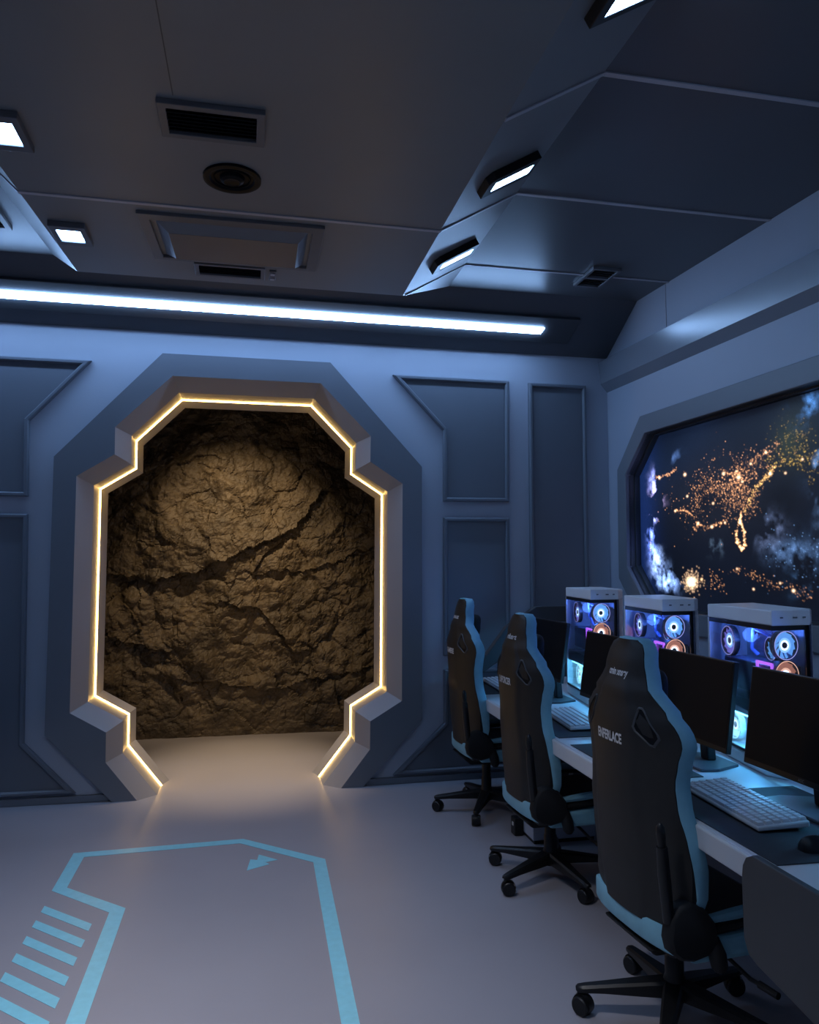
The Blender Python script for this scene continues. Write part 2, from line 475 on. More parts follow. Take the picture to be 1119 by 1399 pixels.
# ------------------------------------------------------------------ ceiling fittings
def down(z): return lambda a, c, d: (a, c, z - d)
def rect(x0, x1, y0, y1): return [(x0, y0), (x1, y0), (x1, y1), (x0, y1)]
def vent(x0, x1, y0, y1, z, label, fw=0.032, th=0.022, slats=7, bar=False, inner='blackmat'):
    t = thing('ceiling_vent', label, 'air vent', ((x0+x1)/2, (y0+y1)/2, z), group='air vents in the ceiling', world=True)
    b = MB()
    b.prism(rect(x0, x1, y0, y1), [rect(x0+fw, x1-fw, y0+fw, y1-fw)], down(z), 0.0, th)
    if bar: b.box((x0+fw, (y0+y1)/2-0.012, z-th), (x1-fw, (y0+y1)/2+0.012, z))
    b.build('frame', M['midgrey'], t, bevel=0.003)
    b = MB()
    b.box((x0+fw, y0+fw, z-0.004), (x1-fw, y1-fw, z-0.0005))
    for i in range(slats):
        yy = y0+fw + (y1-y0-2*fw)*(i+0.5)/slats
        m = Matrix.Translation((0, yy, z-0.011)) @ Matrix.Rotation(math.radians(38), 4, 'X')
        b.box((x0+fw, -0.010, -0.0012), (x1-fw, 0.010, 0.0012), mat=m)
    b.build('grille', M[inner], t)
    return t
vent(-0.348, 0.050, 2.842, 3.076, ZC, 'large slatted ceiling vent nearest the viewer, ahead of the round black fitting')
vent(-0.308, 0.087, 4.372, 4.552, ZC, 'slim slatted ceiling vent between the square tray and the long light strip', fw=0.024, slats=5)
vent(-1.85, -1.35, 4.30, 4.72, ZR, 'ceiling vent cut off at the left edge of the picture, on the raised left ceiling')
vent(2.202, 2.40, 4.545, 4.87, ZR, 'small two-part vent in the right ceiling crossed by a joint strip', fw=0.02, slats=9, bar=True, inner='darkgrey')

t = thing('ceiling_spotlight', 'round black recessed ceiling light, unlit, between vent and tray', 'ceiling light', (-0.082, 3.388, ZC), world=True)
b = MB(); mt = Matrix.Translation((-0.082, 3.388, ZC)) @ Matrix.Rotation(PI, 4, 'X')
b.lathe([(0.126, 0.0), (0.126, 0.012), (0.112, 0.016), (0.098, 0.012), (0.090, 0.001)], 40, mt)
b.build('rim', M['screen_off'], t, smooth=True)
b = MB(); b.lathe([(0.095, 0.003), (0.07, 0.0015), (0.001, 0.001)], 32, mt)
b.build('reflector', M['screen_off'], t, smooth=True)
b = MB(); b.lathe([(0.055, 0.002), (0.050, 0.016), (0.036, 0.024), (0.028, 0.020), (0.001, 0.018)], 28, mt)
b.lathe([(0.075, 0.002), (0.078, 0.009), (0.082, 0.002)], 28, mt)
b.build('lens', M['screen_off'], t, smooth=True)

t = thing('ceiling_tray', 'rectangular ceiling tray with sloping sides reflecting the warm doorway', 'ceiling tray', (-0.09, 4.08, ZC), world=True)
b = MB(); b.prism([(-0.545, 3.80), (0.37, 3.785), (0.374, 4.362), (-0.520, 4.358)], [[(-0.488, 3.862), (0.312, 3.852), (0.316, 4.325), (-0.468, 4.325)]], down(ZC), 0.0, 0.018)
b.build('frame', M['midgrey'], t, bevel=0.003)
b = MB()
lo = [(-0.462, 3.89), (0.292, 3.882), (0.297, 4.315), (-0.448, 4.315)]
hi = [(-0.405, 3.955), (0.245, 3.95), (0.250, 4.285), (-0.395, 4.285)]
b.add([(x, y, ZC-0.001) for x, y in lo] + [(x, y, ZC-0.036) for x, y in hi], [(0, 1, 5, 4), (1, 2, 6, 5), (2, 3, 7, 6), (3, 0, 4, 7), (3, 2, 1, 0)])
b.build('tray_side', M['panel'], t)
b = MB(); b.prism(hi, [], down(ZC), 0.030, 0.037)
b.build('tray', M['tray'], t)

t = thing('ceiling_sensor', 'tiny grey ceiling sensor beside the slim vent', 'sensor', (0.132, 4.5, ZC), world=True)
b = MB(); b.box((0.112, 4.43, ZC-0.012), (0.152, 4.57, ZC)); b.build('body', M['midgrey'], t, bevel=0.004)
for ya in (4.45, 4.525):
    b = MB(); b.box((0.120, ya, ZC-0.018), (0.144, ya+0.025, ZC-0.012)); b.build('cover', M['seam'], t)

def flat_lamp(x0, x1, y0, y1, label, grp='square lamps on the dropped ceiling'):
    t = thing('ceiling_light', label, 'ceiling light', ((x0+x1)/2, (y0+y1)/2, ZC), group=grp, world=True)
    b = MB(); b.prism(rect(x0, x1, y0, y1), [rect(x0+0.03, x1-0.03, y0+0.045, y1-0.045)], down(ZC), 0.0, 0.03)
    b.build('housing', M['midgrey'], t, bevel=0.003)
    b = MB(); b.box((x0+0.03, y0+0.045, ZC-0.020), (x1-0.03, y1-0.045, ZC-0.001))
    b.build('diffuser', M['lamp'], t)
flat_lamp(-0.99, -0.815, 4.005, 4.238, 'small square ceiling light left of the tray frame')
flat_lamp(-1.06, -0.872, 3.045, 3.30, 'square ceiling light cut by the left edge of the picture')
for yy in (2.08, 1.12, 0.16, -0.80, -1.76):
    flat_lamp(-1.12, -0.90, yy, yy+0.25, 'square ceiling light outside the picture', 'square lamps over the viewer')

ud = Vector((1.372-XE, 0, ZR-ZC)); ul = ud.length; ud.normalize()
un = Vector((ud.z, 0, -ud.x))
def slope_lamp(y0, y1, label, u0=0.11, u1=0.395, grp='slim lamps on the sloping ceiling edge'):
    def S(a, c, d):
        p = Vector((XE, 0, ZC)) + ud*a + un*d
        return (p.x, c, p.z)
    c = S((u0+u1)/2, (y0+y1)/2, 0)
    t = thing('ceiling_light', label, 'ceiling light', c, group=grp, world=True)
    b = MB()
    b.prism([(u0, y0+0.03), (u0+0.03, y0), (u1, y0), (u1, y1), (u0, y1)], [[(u0+0.045, y0+0.05), (u1-0.02, y0+0.05), (u1-0.02, y1-0.03), (u0+0.045, y1-0.03)]], S, 0.0, 0.04)
    b.build('housing', M['blackm'], t, bevel=0.003)
    b = MB(); b.prism([(u0+0.045, y0+0.05), (u1-0.02, y0+0.05), (u1-0.02, y1-0.03), (u0+0.045, y1-0.03)], [], S, 0.0, 0.036)
    b.build('diffuser', M['lamp'], t)
slope_lamp(4.20, 4.365, 'slim lit lamp on the sloping ceiling edge nearest the long light strip')
slope_lamp(3.225, 3.395, 'slim lit lamp on the sloping ceiling edge, second from the long light strip')
slope_lamp(2.04, 2.21, 'lit lamp on the sloping ceiling edge cut by the top of the picture')
for yy in (1.1, 0.1, -0.9, -1.9):
    slope_lamp(yy, yy+0.22, 'slim ceiling lamp outside the picture', grp='slim lamps over the viewer')

# long strip light on the bulkhead
t = thing('strip_light', 'long cool white light strip on the bulkhead over the doorway', 'light strip', (0, 5.35, 3.35), world=True)
b = MB()
t0, t1 = 0.140, 0.372
b.prism([(XL+0.1, t0), (2.40, t0), (2.43, t1), (XL+0.1, t1)], [], BK, 0.0, 0.028)
b.build('housing', M['darkgrey'], t, bevel=0.004)
b = MB()
b.prism([(XL+0.2, 0.230), (2.148, 0.230), (2.165, 0.284), (XL+0.2, 0.284)], [], BK, 0.028, 0.041)
b.build('diffuser', M['led'], t)

# ------------------------------------------------------------------ wall screen showing the earth at night
t = thing('wall_screen', 'wide cut-corner wall screen showing Earth at night with city lights', 'screen', RW(3.1, 1.11, 0), world=True)
b = MB()
b.prism(WIN_OUT, [WIN_IN], lambda a, c, d: RW(a, c, d), -0.02, 0.028)
b.build('frame', M['winframe'], t, bevel=0.006)
b = MB()
wi = WIN_IN + WIN_IN[:1]
def shrink(k): return [(y + (k if y < 3 else -k), z + (k if z < 1.9 else -k)) for y, z in wi]
b.grid([[RW(y, z, 0.0) for y, z in wi], [RW(y, z, -0.045) for y, z in wi], [RW(y, z, -0.045) for y, z in shrink(0.012)], [RW(y, z, -0.10) for y, z in shrink(0.012)]])
b.build('inner_frame', M['darkgrey'], t)
# picture: coloured points on a fine grid
Y0, Y1, Z0, Z1 = 1.0, 5.28, 1.24, 2.52
ys = np.concatenate([np.linspace(Y0, 3.2, 200, endpoint=False), np.linspace(3.2, Y1, 520)]); zs = np.linspace(Z0, Z1, 330)
NYg, NZg = len(ys), len(zs)
YY, ZZ = np.meshgrid(ys, zs)
rng = np.random.RandomState(5)
def vnoise(sc, seed):
    r = np.random.RandomState(seed); g = r.rand(256, 256)
    a = YY*sc; c = ZZ*sc
    ia = np.floor(a).astype(int); ic = np.floor(c).astype(int); fa = a-ia; fc = c-ic
    fa = fa*fa*(3-2*fa); fc = fc*fc*(3-2*fc)
    G = lambda i, j: g[i % 256, j % 256]
    return (G(ia, ic)*(1-fa)+G(ia+1, ic)*fa)*(1-fc)+(G(ia, ic+1)*(1-fa)+G(ia+1, ic+1)*fa)*fc
def fbm(sc, seed, o=5):
    s = 0; a = 0.5
    for k in range(o): s = s + a*vnoise(sc*2**k, seed+k); a *= 0.5
    return s
img = np.zeros((NZg, NYg, 3))
nn = fbm(2.0, 1)
img += np.array([0.0022, 0.0040, 0.0105])*(0.3+1.6*nn)[..., None]
# blue haze of the upper left and of the edges
def blob(y, z, ry, rz, p=2.0): return np.exp(-(((YY-y)/ry)**2+((ZZ-z)/rz)**2)**(p/2))
img += np.array([0.004, 0.011, 0.034])*(blob(5.0, 2.45, 0.7, 0.35)*(0.4+nn))[..., None]
img += np.array([0.004, 0.016, 0.09])*(blob(5.2, 1.9, 0.16, 0.9))[..., None]
img += np.array([0.006, 0.007, 0.011])*(blob(4.2, 2.05, 0.55, 0.35))[..., None]
cl = np.clip(fbm(9.0, 20)-0.45, 0, 1)*6
streak = np.clip(fbm(26.0, 40)*2.6-0.55, 0.0, 2.2)
def cloud(y, z, ry, rz, col, k=1.0):
    global img
    w = blob(y, z, ry, rz)*cl*k*streak
    img = img + np.array(col)*w[..., None]
cloud(5.06, 2.14, 0.06, 0.08, (0.55, 0.65, 1.7), 3.0)
cloud(5.06, 2.00, 0.07, 0.09, (1.1, 0.85, 1.6), 4.0)
cloud(5.09, 1.92, 0.04, 0.05, (0.5, 0.7, 1.8), 5.0)
cloud(5.12, 1.80, 0.05, 0.16, (0.2, 0.35, 1.3), 2.2)
cloud(5.05, 1.58, 0.06, 0.08, (0.6, 0.9, 1.8), 2.2)
cloud(4.96, 1.46, 0.10, 0.07, (0.45, 0.75, 1.6), 2.0)
cloud(4.86, 1.45, 0.08, 0.06, (0.20, 0.35, 0.8), 1.2)
cloud(3.93, 1.77, 0.10, 0.09, (0.16, 0.22, 0.42), 0.9)
cloud(4.40, 1.70, 0.10, 0.05, (0.10, 0.16, 0.25), 1.8)
cloud(3.72, 1.63, 0.16, 0.06, (0.14, 0.28, 0.6), 0.5)
cloud(3.60, 1.48, 0.14, 0.10, (0.08, 0.2, 0.45), 0.5)
cloud(3.58, 2.47, 0.10, 0.10, (0.08, 0.25, 0.65), 0.9)
cloud(3.53, 2.05, 0.05, 0.16, (0.16, 0.3, 0.6), 1.2)
cloud(4.87, 2.32, 0.10, 0.05, (0.06, 0.12, 0.3), 1.6)
img += np.array([0.022, 0.032, 0.006])*(blob(3.72, 2.26, 0.16, 0.16)*np.clip(nn*2-0.5, 0, 2))[..., None]
img += np.array([0.020, 0.018, 0.018])*(blob(4.35, 2.05, 0.42, 0.20)*np.clip(nn*2-0.5, 0, 2))[..., None]
for (cy, cz, ry, rz) in ((2.4, 2.0, 0.6, 0.4), (1.6, 1.6, 0.5, 0.3)):
    cloud(cy, cz, ry, rz, (0.1, 0.25, 0.6), 0.9)
# ocean, dark
img *= (1 - 0.55*blob(3.80, 1.93, 0.17, 0.13))[..., None]
def dot(y, z, r, col, k):
    i0 = int(np.searchsorted(zs, z)); a = max(0, i0-int(r*2.5/0.0039)-2); b_ = min(NZg, i0+int(r*2.5/0.0039)+3)
    c = int(np.searchsorted(ys, y-r*3.5)); d = int(np.searchsorted(ys, y+r*3.5))+1
    if a >= b_ or c >= d: return
    w = np.exp(-(((YY[a:b_, c:d]-y)/1.35)**2+(ZZ[a:b_, c:d]-z)**2)/(r*r))
    img[a:b_, c:d] += np.array(col)*(k*w)[..., None]
OR = (1.0, 0.45, 0.20); YE = (0.8, 0.5, 0.10)
def line(pts, n, jit, r, col, k0, k1):
    for q in range(n):
        s_ = rng.rand()*(len(pts)-1); i_ = int(s_); f = s_-i_
        dot(pts[i_][0]+(pts[i_+1][0]-pts[i_][0])*f+rng.normal(0, jit*1.3), pts[i_][1]+(pts[i_+1][1]-pts[i_][1])*f+rng.normal(0, jit), r, col, k0+k1*rng.rand()**2)
for i in range(1900):
    y = rng.normal(4.30, 0.24); z = rng.normal(2.04, 0.095) - 0.10*(y-4.30)
    if y < 4.02 and z < 2.06-0.45*(y-3.9)+0.02: continue
    if math.sin(17*y+9*z)+math.sin(23*z-9*y) < -0.3 and rng.rand() < 0.85: continue
    dot(y, z, 0.0030, OR, rng.rand()**4*1.6+0.10)
for i in range(90):      # denser lights east of the middle
    dot(rng.normal(4.17, 0.10), rng.normal(2.08, 0.05), 0.0042, OR, 0.4+rng.rand()*1.2)
for i in range(240):
    dot(rng.normal(4.10, 0.07), rng.normal(1.95, 0.06), 0.0030, OR, 0.1+rng.rand()**2*0.9)
for (y, z, r, k) in ((4.70, 2.18, 0.009, 3.5), (4.68, 2.03, 0.007, 2.5), (4.41, 1.96, 0.007, 2.5), (4.30, 2.14, 0.009, 2.5), (4.16, 2.10, 0.011, 3), (4.13, 2.07, 0.007, 2), (3.92, 2.22, 0.007, 2.5), (4.05, 2.17, 0.007, 2.2), (4.18, 2.14, 0.006, 2),
                     (3.64, 2.14, 0.006, 2.0), (3.77, 2.08, 0.006, 2), (3.89, 2.09, 0.008, 3), (4.82, 1.94, 0.007, 2.5), (4.57, 1.84, 0.008, 3), (4.43, 1.81, 0.008, 3), (4.30, 1.83, 0.006, 2.5), (4.16, 1.82, 0.007, 2.5),
                     (3.74, 1.42, 0.008, 3), (4.06, 1.42, 0.006, 2.5), (3.84, 1.46, 0.006, 2), (4.20, 1.54, 0.006, 2), (5.0, 2.19, 0.008, 2.5)):
    dot(y, z, r, (1.0, 0.62, 0.38), k)
line([(5.05, 2.20), (4.90, 2.20), (4.80, 2.23)], 60, .006, 0.004, OR, .4, 1.2)
line([(4.82, 1.94), (4.72, 1.94), (4.63, 1.90)], 45, .004, 0.004, OR, .4, 1.0)
line([(4.62, 1.79), (4.57, 1.84), (4.48, 1.80), (4.43, 1.81), (4.36, 1.83), (4.26, 1.84)], 80, .008, 0.004, OR, .3, 1.2)
line([(4.30, 2.14), (4.16, 2.12), (3.98, 2.20), (3.92, 2.22), (3.82, 2.26)], 110, .012, 0.0035, OR, .2, 1.2)
line([(4.12, 1.88), (4.02, 2.01), (3.95, 2.06), (3.89, 2.09), (3.84, 2.14)], 170, .008, 0.0035, (0.9, 0.5, 0.16), .3, 1.2)
line([(3.90, 2.18), (3.80, 2.14), (3.72, 2.13), (3.64, 2.14), (3.58, 2.16)], 110, .022, 0.0035, YE, .1, 1.0)
line([(3.70, 2.30), (3.62, 2.24), (3.58, 2.12), (3.57, 2.0)], 90, .02, 0.003, YE, .08, .5)
for k in range(300):
    dot(rng.normal(3.73, 0.10), rng.normal(2.24, 0.07), 0.003, YE, rng.rand()**3*0.5)
# a peninsula traced by lights
line([(4.15, 1.88), (4.16, 1.83), (4.20, 1.76), (4.19, 1.70), (4.15, 1.655), (4.12, 1.69), (4.125, 1.76), (4.15, 1.82)], 190, .005, 0.0042, (1.0, 0.52, 0.24), .5, 1.6)
line([(5.12, 1.80), (5.13, 1.72), (5.14, 1.65)], 30, .006, 0.003, OR, .3, .8)
# burst of light at the lower edge
for k in range(420):
    a = rng.rand()*2*PI; r_ = abs(rng.normal(0, 0.038)); dot(4.66+1.5*r_*math.cos(a), 1.455+r_*math.sin(a), 0.005, (1.0, 0.62, 0.36), 0.5)
dot(4.66, 1.45, 0.028, (1.0, 0.72, 0.46), 2.6); dot(4.55, 1.47, 0.008, (1.0, 0.6, 0.3), 2.0)
for k in range(60):
    dot(rng.normal(4.40, .05), rng.normal(1.45, .04), 0.0032, OR, rng.rand()*0.8)
line([(4.22, 1.53), (4.10, 1.52), (4.0, 1.49), (3.92, 1.45), (3.80, 1.44), (3.70, 1.42), (3.62, 1.38)], 130, .016, 0.0032, OR, .1, .9)
for k in range(140):      # blue specks over the sea
    dot(rng.uniform(3.5, 3.95), rng.normal(1.62, 0.09), 0.003, (0.25, 0.5, 1.0), rng.rand()**2*0.7)
for k in range(500):
    dot(rng.uniform(1.0, 3.3), rng.uniform(1.3, 2.4), 0.007, OR, rng.rand()**3*1.2)
img0 = None
# fine pixel structure
img *= (0.75+0.5*rng.rand(NZg, NYg))[..., None]
yy_, zz_ = np.meshgrid(np.arange(NYg), np.arange(NZg))
def inside(y, z):   # clip to the cut-corner outline
    c = 0.0
    return (z <= 2.50) & (z >= 1.25) & (y <= 5.262) & (y >= 1.01) & (y + z <= 5.0+2.512-0.01) & (y - z <= 5.0-1.25-0.01) & (y - z >= 1.27-2.512+0.01) & (y + z >= 1.27+1.25+0.01)
verts = [RW(y, z, -0.085) for y, z in zip(YY.ravel(), ZZ.ravel())]
ok = inside(YY, ZZ)
faces = []
for i in range(NZg-1):
    for j in range(NYg-1):
        if ok[i, j] and ok[i+1, j] and ok[i, j+1] and ok[i+1, j+1]:
            a = i*NYg+j; faces.append((a, a+NYg, a+NYg+1, a+1))
me = bpy.data.meshes.new('display'); me.from_pydata(verts, [], faces)
ca = me.color_attributes.new('picture', 'FLOAT_COLOR', 'POINT')
ca.data.foreach_set('color', np.concatenate([img.reshape(-1, 3), np.ones((NYg*NZg, 1))], axis=1).astype(np.float32).ravel())
dm = bpy.data.materials.new('display_picture')
n, l = nodes_of(dm)
pb = n['Principled BSDF']; pb.inputs['Base Color'].default_value = (0.004, 0.004, 0.005, 1); pb.inputs['Roughness'].default_value = 0.5
at = n.new('ShaderNodeAttribute'); at.attribute_name = 'picture'
l.new(at.outputs['Color'], pb.inputs['Emission Color']); pb.inputs['Emission Strength'].default_value = 1.0
me.materials.append(dm)
o = bpy.data.objects.new('display', me); COL.objects.link(o); attach(o, t)
b = MB(); b.prism(WIN_IN, [], lambda a, c, d: RW(a, c, -d), 0.088, 0.11)
b.build('back_plate', M['blackmat'], t)

# ------------------------------------------------------------------ markings on the floor
def flat(poly, name, label, cat, group=None, holes=()):
    b = MB(); b.prism(poly, holes, lambda a, c, d: (a, c, d), 0.0004, 0.0016)
    return tag(b.build(name, M['vinyl']), label, cat, group)
flat([(-0.575, 1.2), (-0.575, 3.78), (-0.885, 4.085), (-0.888, 4.582), (0.012, 4.616), (0.44, 4.214), (0.405, 2.708), (0.38, 1.2),
      (0.315, 1.2), (0.343, 2.72), (0.374, 4.183), (-0.006, 4.548), (-0.822, 4.512), (-0.822, 4.108), (-0.510, 3.812), (-0.510, 1.2)],
     'floor_line', 'pale blue angular outline on the floor in front of the doorway', 'floor marking')
flat([(0.095, 4.352), (0.190, 4.256), (0.140, 4.212), (0.105, 4.172), (0.031, 4.143), (0.050, 4.292), (0.085, 4.275)][:0] or
     [(0.095, 4.352), (0.192, 4.256), (0.126, 4.236), (0.148, 4.205), (0.031, 4.143), (0.050, 4.290), (0.086, 4.276)],
     'floor_arrow', 'small pale blue jagged arrow on the floor inside the outline', 'floor marking')
ORD = ['farthest', 'second', 'third', 'fourth', 'fifth', 'sixth', 'seventh']
for i in range(9):
    yt = 3.914 - 0.1478*i
    lab = ('pale blue floor stripe, %s of the ladder of stripes counted from the doorway' % ORD[i]) if i < 7 else 'pale blue floor stripe below the bottom edge of the picture'
    flat([(-0.877, yt), (-0.877, yt-0.066), (-0.632, yt-0.302), (-0.630, yt-0.236)], 'floor_stripe', lab, 'floor marking', 'ladder of stripes on the floor')

# ------------------------------------------------------------------ lettering
def text_mesh(body, size, bold=0.0):
    cu = bpy.data.curves.new('lettering', 'FONT')
    cu.body = body; cu.size = size; cu.align_x = 'CENTER'; cu.align_y = 'CENTER'; cu.offset = bold
    o = bpy.data.objects.new('lettering', cu)
    COL.objects.link(o)
    bpy.context.view_layer.update()
    me = bpy.data.meshes.new_from_object(o.evaluated_get(bpy.context.evaluated_depsgraph_get()))
    vs = [tuple(v.co) for v in me.vertices]; fs = [tuple(p.vertices) for p in me.polygons]
    bpy.data.objects.remove(o); bpy.data.curves.remove(cu); bpy.data.meshes.remove(me)
    return vs, fs

def lettering(body, size, width, fn, parent, bold=0.0, mat='print'):
    """fn(a, b) -> point; a runs along the reading direction, b up"""
    vs, fs = text_mesh(body, size, bold)
    x0 = min(v[0] for v in vs); x1 = max(v[0] for v in vs)
    k = width/(x1-x0) if width else 1.0
    b = MB(); b.add([fn((v[0]-(x0+x1)/2)*k, v[1]) for v in vs], fs)
    return b.build('lettering', M[mat], parent)

# ------------------------------------------------------------------ gaming chairs
def lerp_tab(tab, z):
    if z <= tab[0][0]: return tab[0][1]
    for (a, va), (c, vc) in zip(tab[:-1], tab[1:]):
        if z <= c:
            s = (z-a)/(c-a); s = s*s*(3-2*s) if True else s
            return va + (vc-va)*s
    return tab[-1][1]
W_T = [(0.40, 0.238), (0.45, 0.264), (0.53, 0.288), (0.61, 0.298), (0.70, 0.288), (0.79, 0.262), (0.86, 0.255), (0.93, 0.270), (0.985, 0.290), (1.03, 0.278), (1.08, 0.228), (1.12, 0.180), (1.16, 0.140), (1.21, 0.119), (1.262, 0.106), (1.285, 0.090), (1.30, 0.058)]
T_T = [(0.40, 0.05), (0.55, 0.082), (0.85, 0.066), (1.0, 0.078), (1.08, 0.05), (1.15, 0.026), (1.30, 0.015)]
S_T = [(0.40, -0.195), (0.60, -0.212), (0.80, -0.224), (1.0, -0.232), (1.12, -0.214), (1.20, -0.195), (1.30, -0.172)]

def make_chair(loc, facing, star, dz, top_text, mid_text, label, group):
    """local x = the way the sitter faces, y = the sitter's left"""
    t = thing('gaming_chair', label, 'gaming chair', (loc[0], loc[1], 0), facing, group)
    def w(z): return lerp_tab(W_T, z)
    def xr(y, z):
        u = min(1.0, abs(y)/w(z))
        bulge = 0.006*(1-min(1, max(0, (u-0.44)/0.10)))*min(1, max(0, (1.20-z)/0.08))
        return lerp_tab(S_T, z) + lerp_tab(T_T, z)*u**2.2 - bulge
    zs_ = [0.40, 0.42, 0.44, 0.46, 0.49, 0.52, 0.55, 0.58, 0.61, 0.64, 0.67, 0.70, 0.73, 0.76, 0.79, 0.82, 0.85, 0.88, 0.91, 0.94, 0.965, 0.985, 1.005, 1.025, 1.045, 1.065, 1.085, 1.105, 1.125, 1.145, 1.165, 1.19, 1.215, 1.24, 1.26, 1.275, 1.287, 1.295, 1.30]
    us = [-1, -.96, -.9, -.82, -.74, -.66, -.58, -.53, -.48, -.43, -.36, -.28, -.18, -.08, 0, .08, .18, .28, .36, .43, .48, .53, .58, .66, .74, .82, .9, .96, 1]
    TH = 0.052
    def fthick(z): return TH if z < 1.27 else TH*0.92
    rear = [[(xr(u*w(z), z), u*w(z), z+dz) for u in us] for z in zs_]
    def front(u, z):
        edge = xr(w(z), z) + fthick(z)
        mid = lerp_tab(S_T, z) + 0.085
        a = abs(u)**1.6
        bol = 0.006*math.exp(-((abs(u)-0.82)/0.13)**2) if z < 1.1 else 0.0
        return mid*(1-a) + edge*a + bol
    frontr = [[(front(u, z), u*w(z)*0.995, z+dz) for u in us] for z in zs_]
    b = MB()
    b.grid(rear); b.grid(frontr, flip=True)
    n = len(us)
    for i in range(len(zs_)-1):
        for k in (0, n-1):
            b.add([rear[i][k], rear[i+1][k], frontr[i+1][k], frontr[i][k]], [(0, 1, 2, 3)])
    for i in (0, len(zs_)-1):
        for k in range(n-1):
            b.add([rear[i][k], rear[i][k+1], frontr[i][k+1], frontr[i][k]], [(0, 1, 2, 3)])
    b.build('backrest', M['leather'], t, smooth=True, angle=50)
    # pale blue band round the edge, a separate piece sewn on
    b = MB()
    chain = [(-1, z) for z in zs_ if z >= 0.455] + [(u, 1.30) for u in us[1:-1]] + [(1, z) for z in reversed(zs_) if z >= 0.455]
    rows = []
    m_ = len(chain)
    for idx, (u, z) in enumerate(chain):
        y = u*w(z)
        x0 = xr(y, z); x1 = x0 + fthick(z)
        # outward direction in the (y,z) plane from the neighbours
        ua, za = chain[max(0, idx-1)]; ub, zb = chain[min(m_-1, idx+1)]
        dy, dzz = ub*w(zb)-ua*w(za), zb-za
        L = math.hypot(dy, dzz) or 1
        oy, oz = -dzz/L, dy/L
        end = min(1.0, 0.35 + min(idx, m_-1-idx)*0.12)
        pr = []
        for fx, fo in ((0.0, -0.008), (0.0, 0.0015), (0.12, 0.004), (0.5, 0.006), (0.9, 0.004), (1.0, 0.001), (1.0, -0.010)):
            xx = x0+0.004 + (x1+0.002-x0)*((1-end)*0.6 + end*fx if fx < 0.5 else fx)
            pr.append((xx, y+oy*fo, z+oz*fo+dz))
        rows.append(pr)
    b.grid(rows, wrap=True)
    b.add(rows[0], [tuple(range(7))]); b.add(rows[-1], [tuple(reversed(range(7)))])
    o = b.build('edge_band', M['blue'], t, smooth=True, angle=60)
    o['label'] = 'pale blue edge band'
    # shoulder openings with rims
    for s in (-1, 1):
        pl = [(0.136, 1.082), (0.152, 1.082), (0.222, 1.008), (0.200, 0.976), (0.131, 1.020)]
        cy = sum(p[0] for p in pl)/5; cz = sum(p[1] for p in pl)/5
        def ring(k, d):
            out = []
            for i in range(5):
                (ya, za), (yb, zb) = pl[i], pl[(i+1) % 5]
                for q in (0.12, 0.5, 0.88):
                    y = ya+(yb-ya)*q; z = za+(zb-za)*q
                    y = cy+(y-cy)*k; z = cz+(z-cz)*k
                    out.append((xr(y, z)-d, s*y, z+dz))
            return out + out[:1]
        b = MB(); b.grid([ring(1.17, -0.002), ring(1.13, 0.005), ring(1.05, 0.005), ring(0.98, -0.002)])
        rim = b.build('shoulder_opening', M['panelgrey'], t, smooth=True, angle=60)
        b = MB(); rr = ring(1.0, 0.0012)[:-1]; b.add(rr, [tuple(range(len(rr)))])
        b.build('opening_lining', M['screen_off'], rim)
    # head pillow and lumbar pillow on the sitter's side
    for nm, z0, z1, hw, th in (('head_pillow', 1.02, 1.20, 0.112, 0.085),):
        b = MB(); rows = []
        for i in range(13):
            a = PI*i/12; zz = (z0+z1)/2 - math.cos(a)*(z1-z0)/2; r = math.sin(a)**0.55 if 0 < i < 12 else 0.02
            rw = []
            for k in range(20):
                g = 2*PI*k/20
                c_, s_ = math.cos(g), math.sin(g)
                sx = math.copysign(abs(c_)**0.7, c_)*th/2*r; sy = math.copysign(abs(s_)**0.6, s_)*hw*r
                rw.append((lerp_tab(S_T, zz)+0.085+th*0.40+sx, sy, zz+dz))
            rows.append(rw)
        b.grid(rows, wrap=True); b.add(rows[0], [tuple(reversed(range(20)))]); b.add(rows[-1], [tuple(range(20))])
        b.build(nm, M['blackmat'], t, smooth=True, angle=70)
    # seat
    b = MB()
    b.box((-0.17, -0.235, 0.315+dz), (0.30, 0.235, 0.425+dz))
    b.build('seat', M['leather'], t, bevel=0.035, seg=4)
    for s in (-1, 1):
        y0_, y1_ = (0.215, 0.272) if s > 0 else (-0.272, -0.215)
        b = MB()
        b.hexa([(-0.12, y0_, 0.318+dz), (0.285, y0_, 0.318+dz), (0.285, y1_, 0.318+dz), (-0.12, y1_, 0.318+dz), (-0.12, y0_, 0.388+dz), (0.305, y0_, 0.405+dz), (0.305, y1_, 0.405+dz), (-0.12, y1_, 0.388+dz)])
        o = b.build('seat_side', M['blue'], t, bevel=0.018, seg=3); o['label'] = 'pale blue side of the seat'
        b = MB(); b.tube([(-0.10, s*0.258, 0.405+dz), (0.05, s*0.262, 0.420+dz), (0.20, s*0.258, 0.436+dz), (0.30, s*0.235, 0.435+dz)], 0.013, 8)
        b.build('seat_piping', M['blackmat'], t, smooth=True)
        b = MB(); b.tube([(-0.09, s*0.252, 0.440+dz), (0.05, s*0.256, 0.452+dz), (0.20, s*0.250, 0.462+dz), (0.30, s*0.228, 0.456+dz)], [0.012, 0.018, 0.018, 0.012], 8)
        o = b.build('seat_edge', M['blue'], t, smooth=True); o['label'] = 'pale blue upper edge of the seat'
    # pale blue panel across the rear, below the backrest
    b = MB(); rows = []
    for zz in (0.338, 0.345, 0.375, 0.405, 0.413):
        rows.append([(-0.190+0.03*(abs(y)/0.235)**3 - (0.004 if 0.34 < zz < 0.41 else 0), y, zz+dz) for y in [0.235*k/8 for k in range(-8, 9)]])
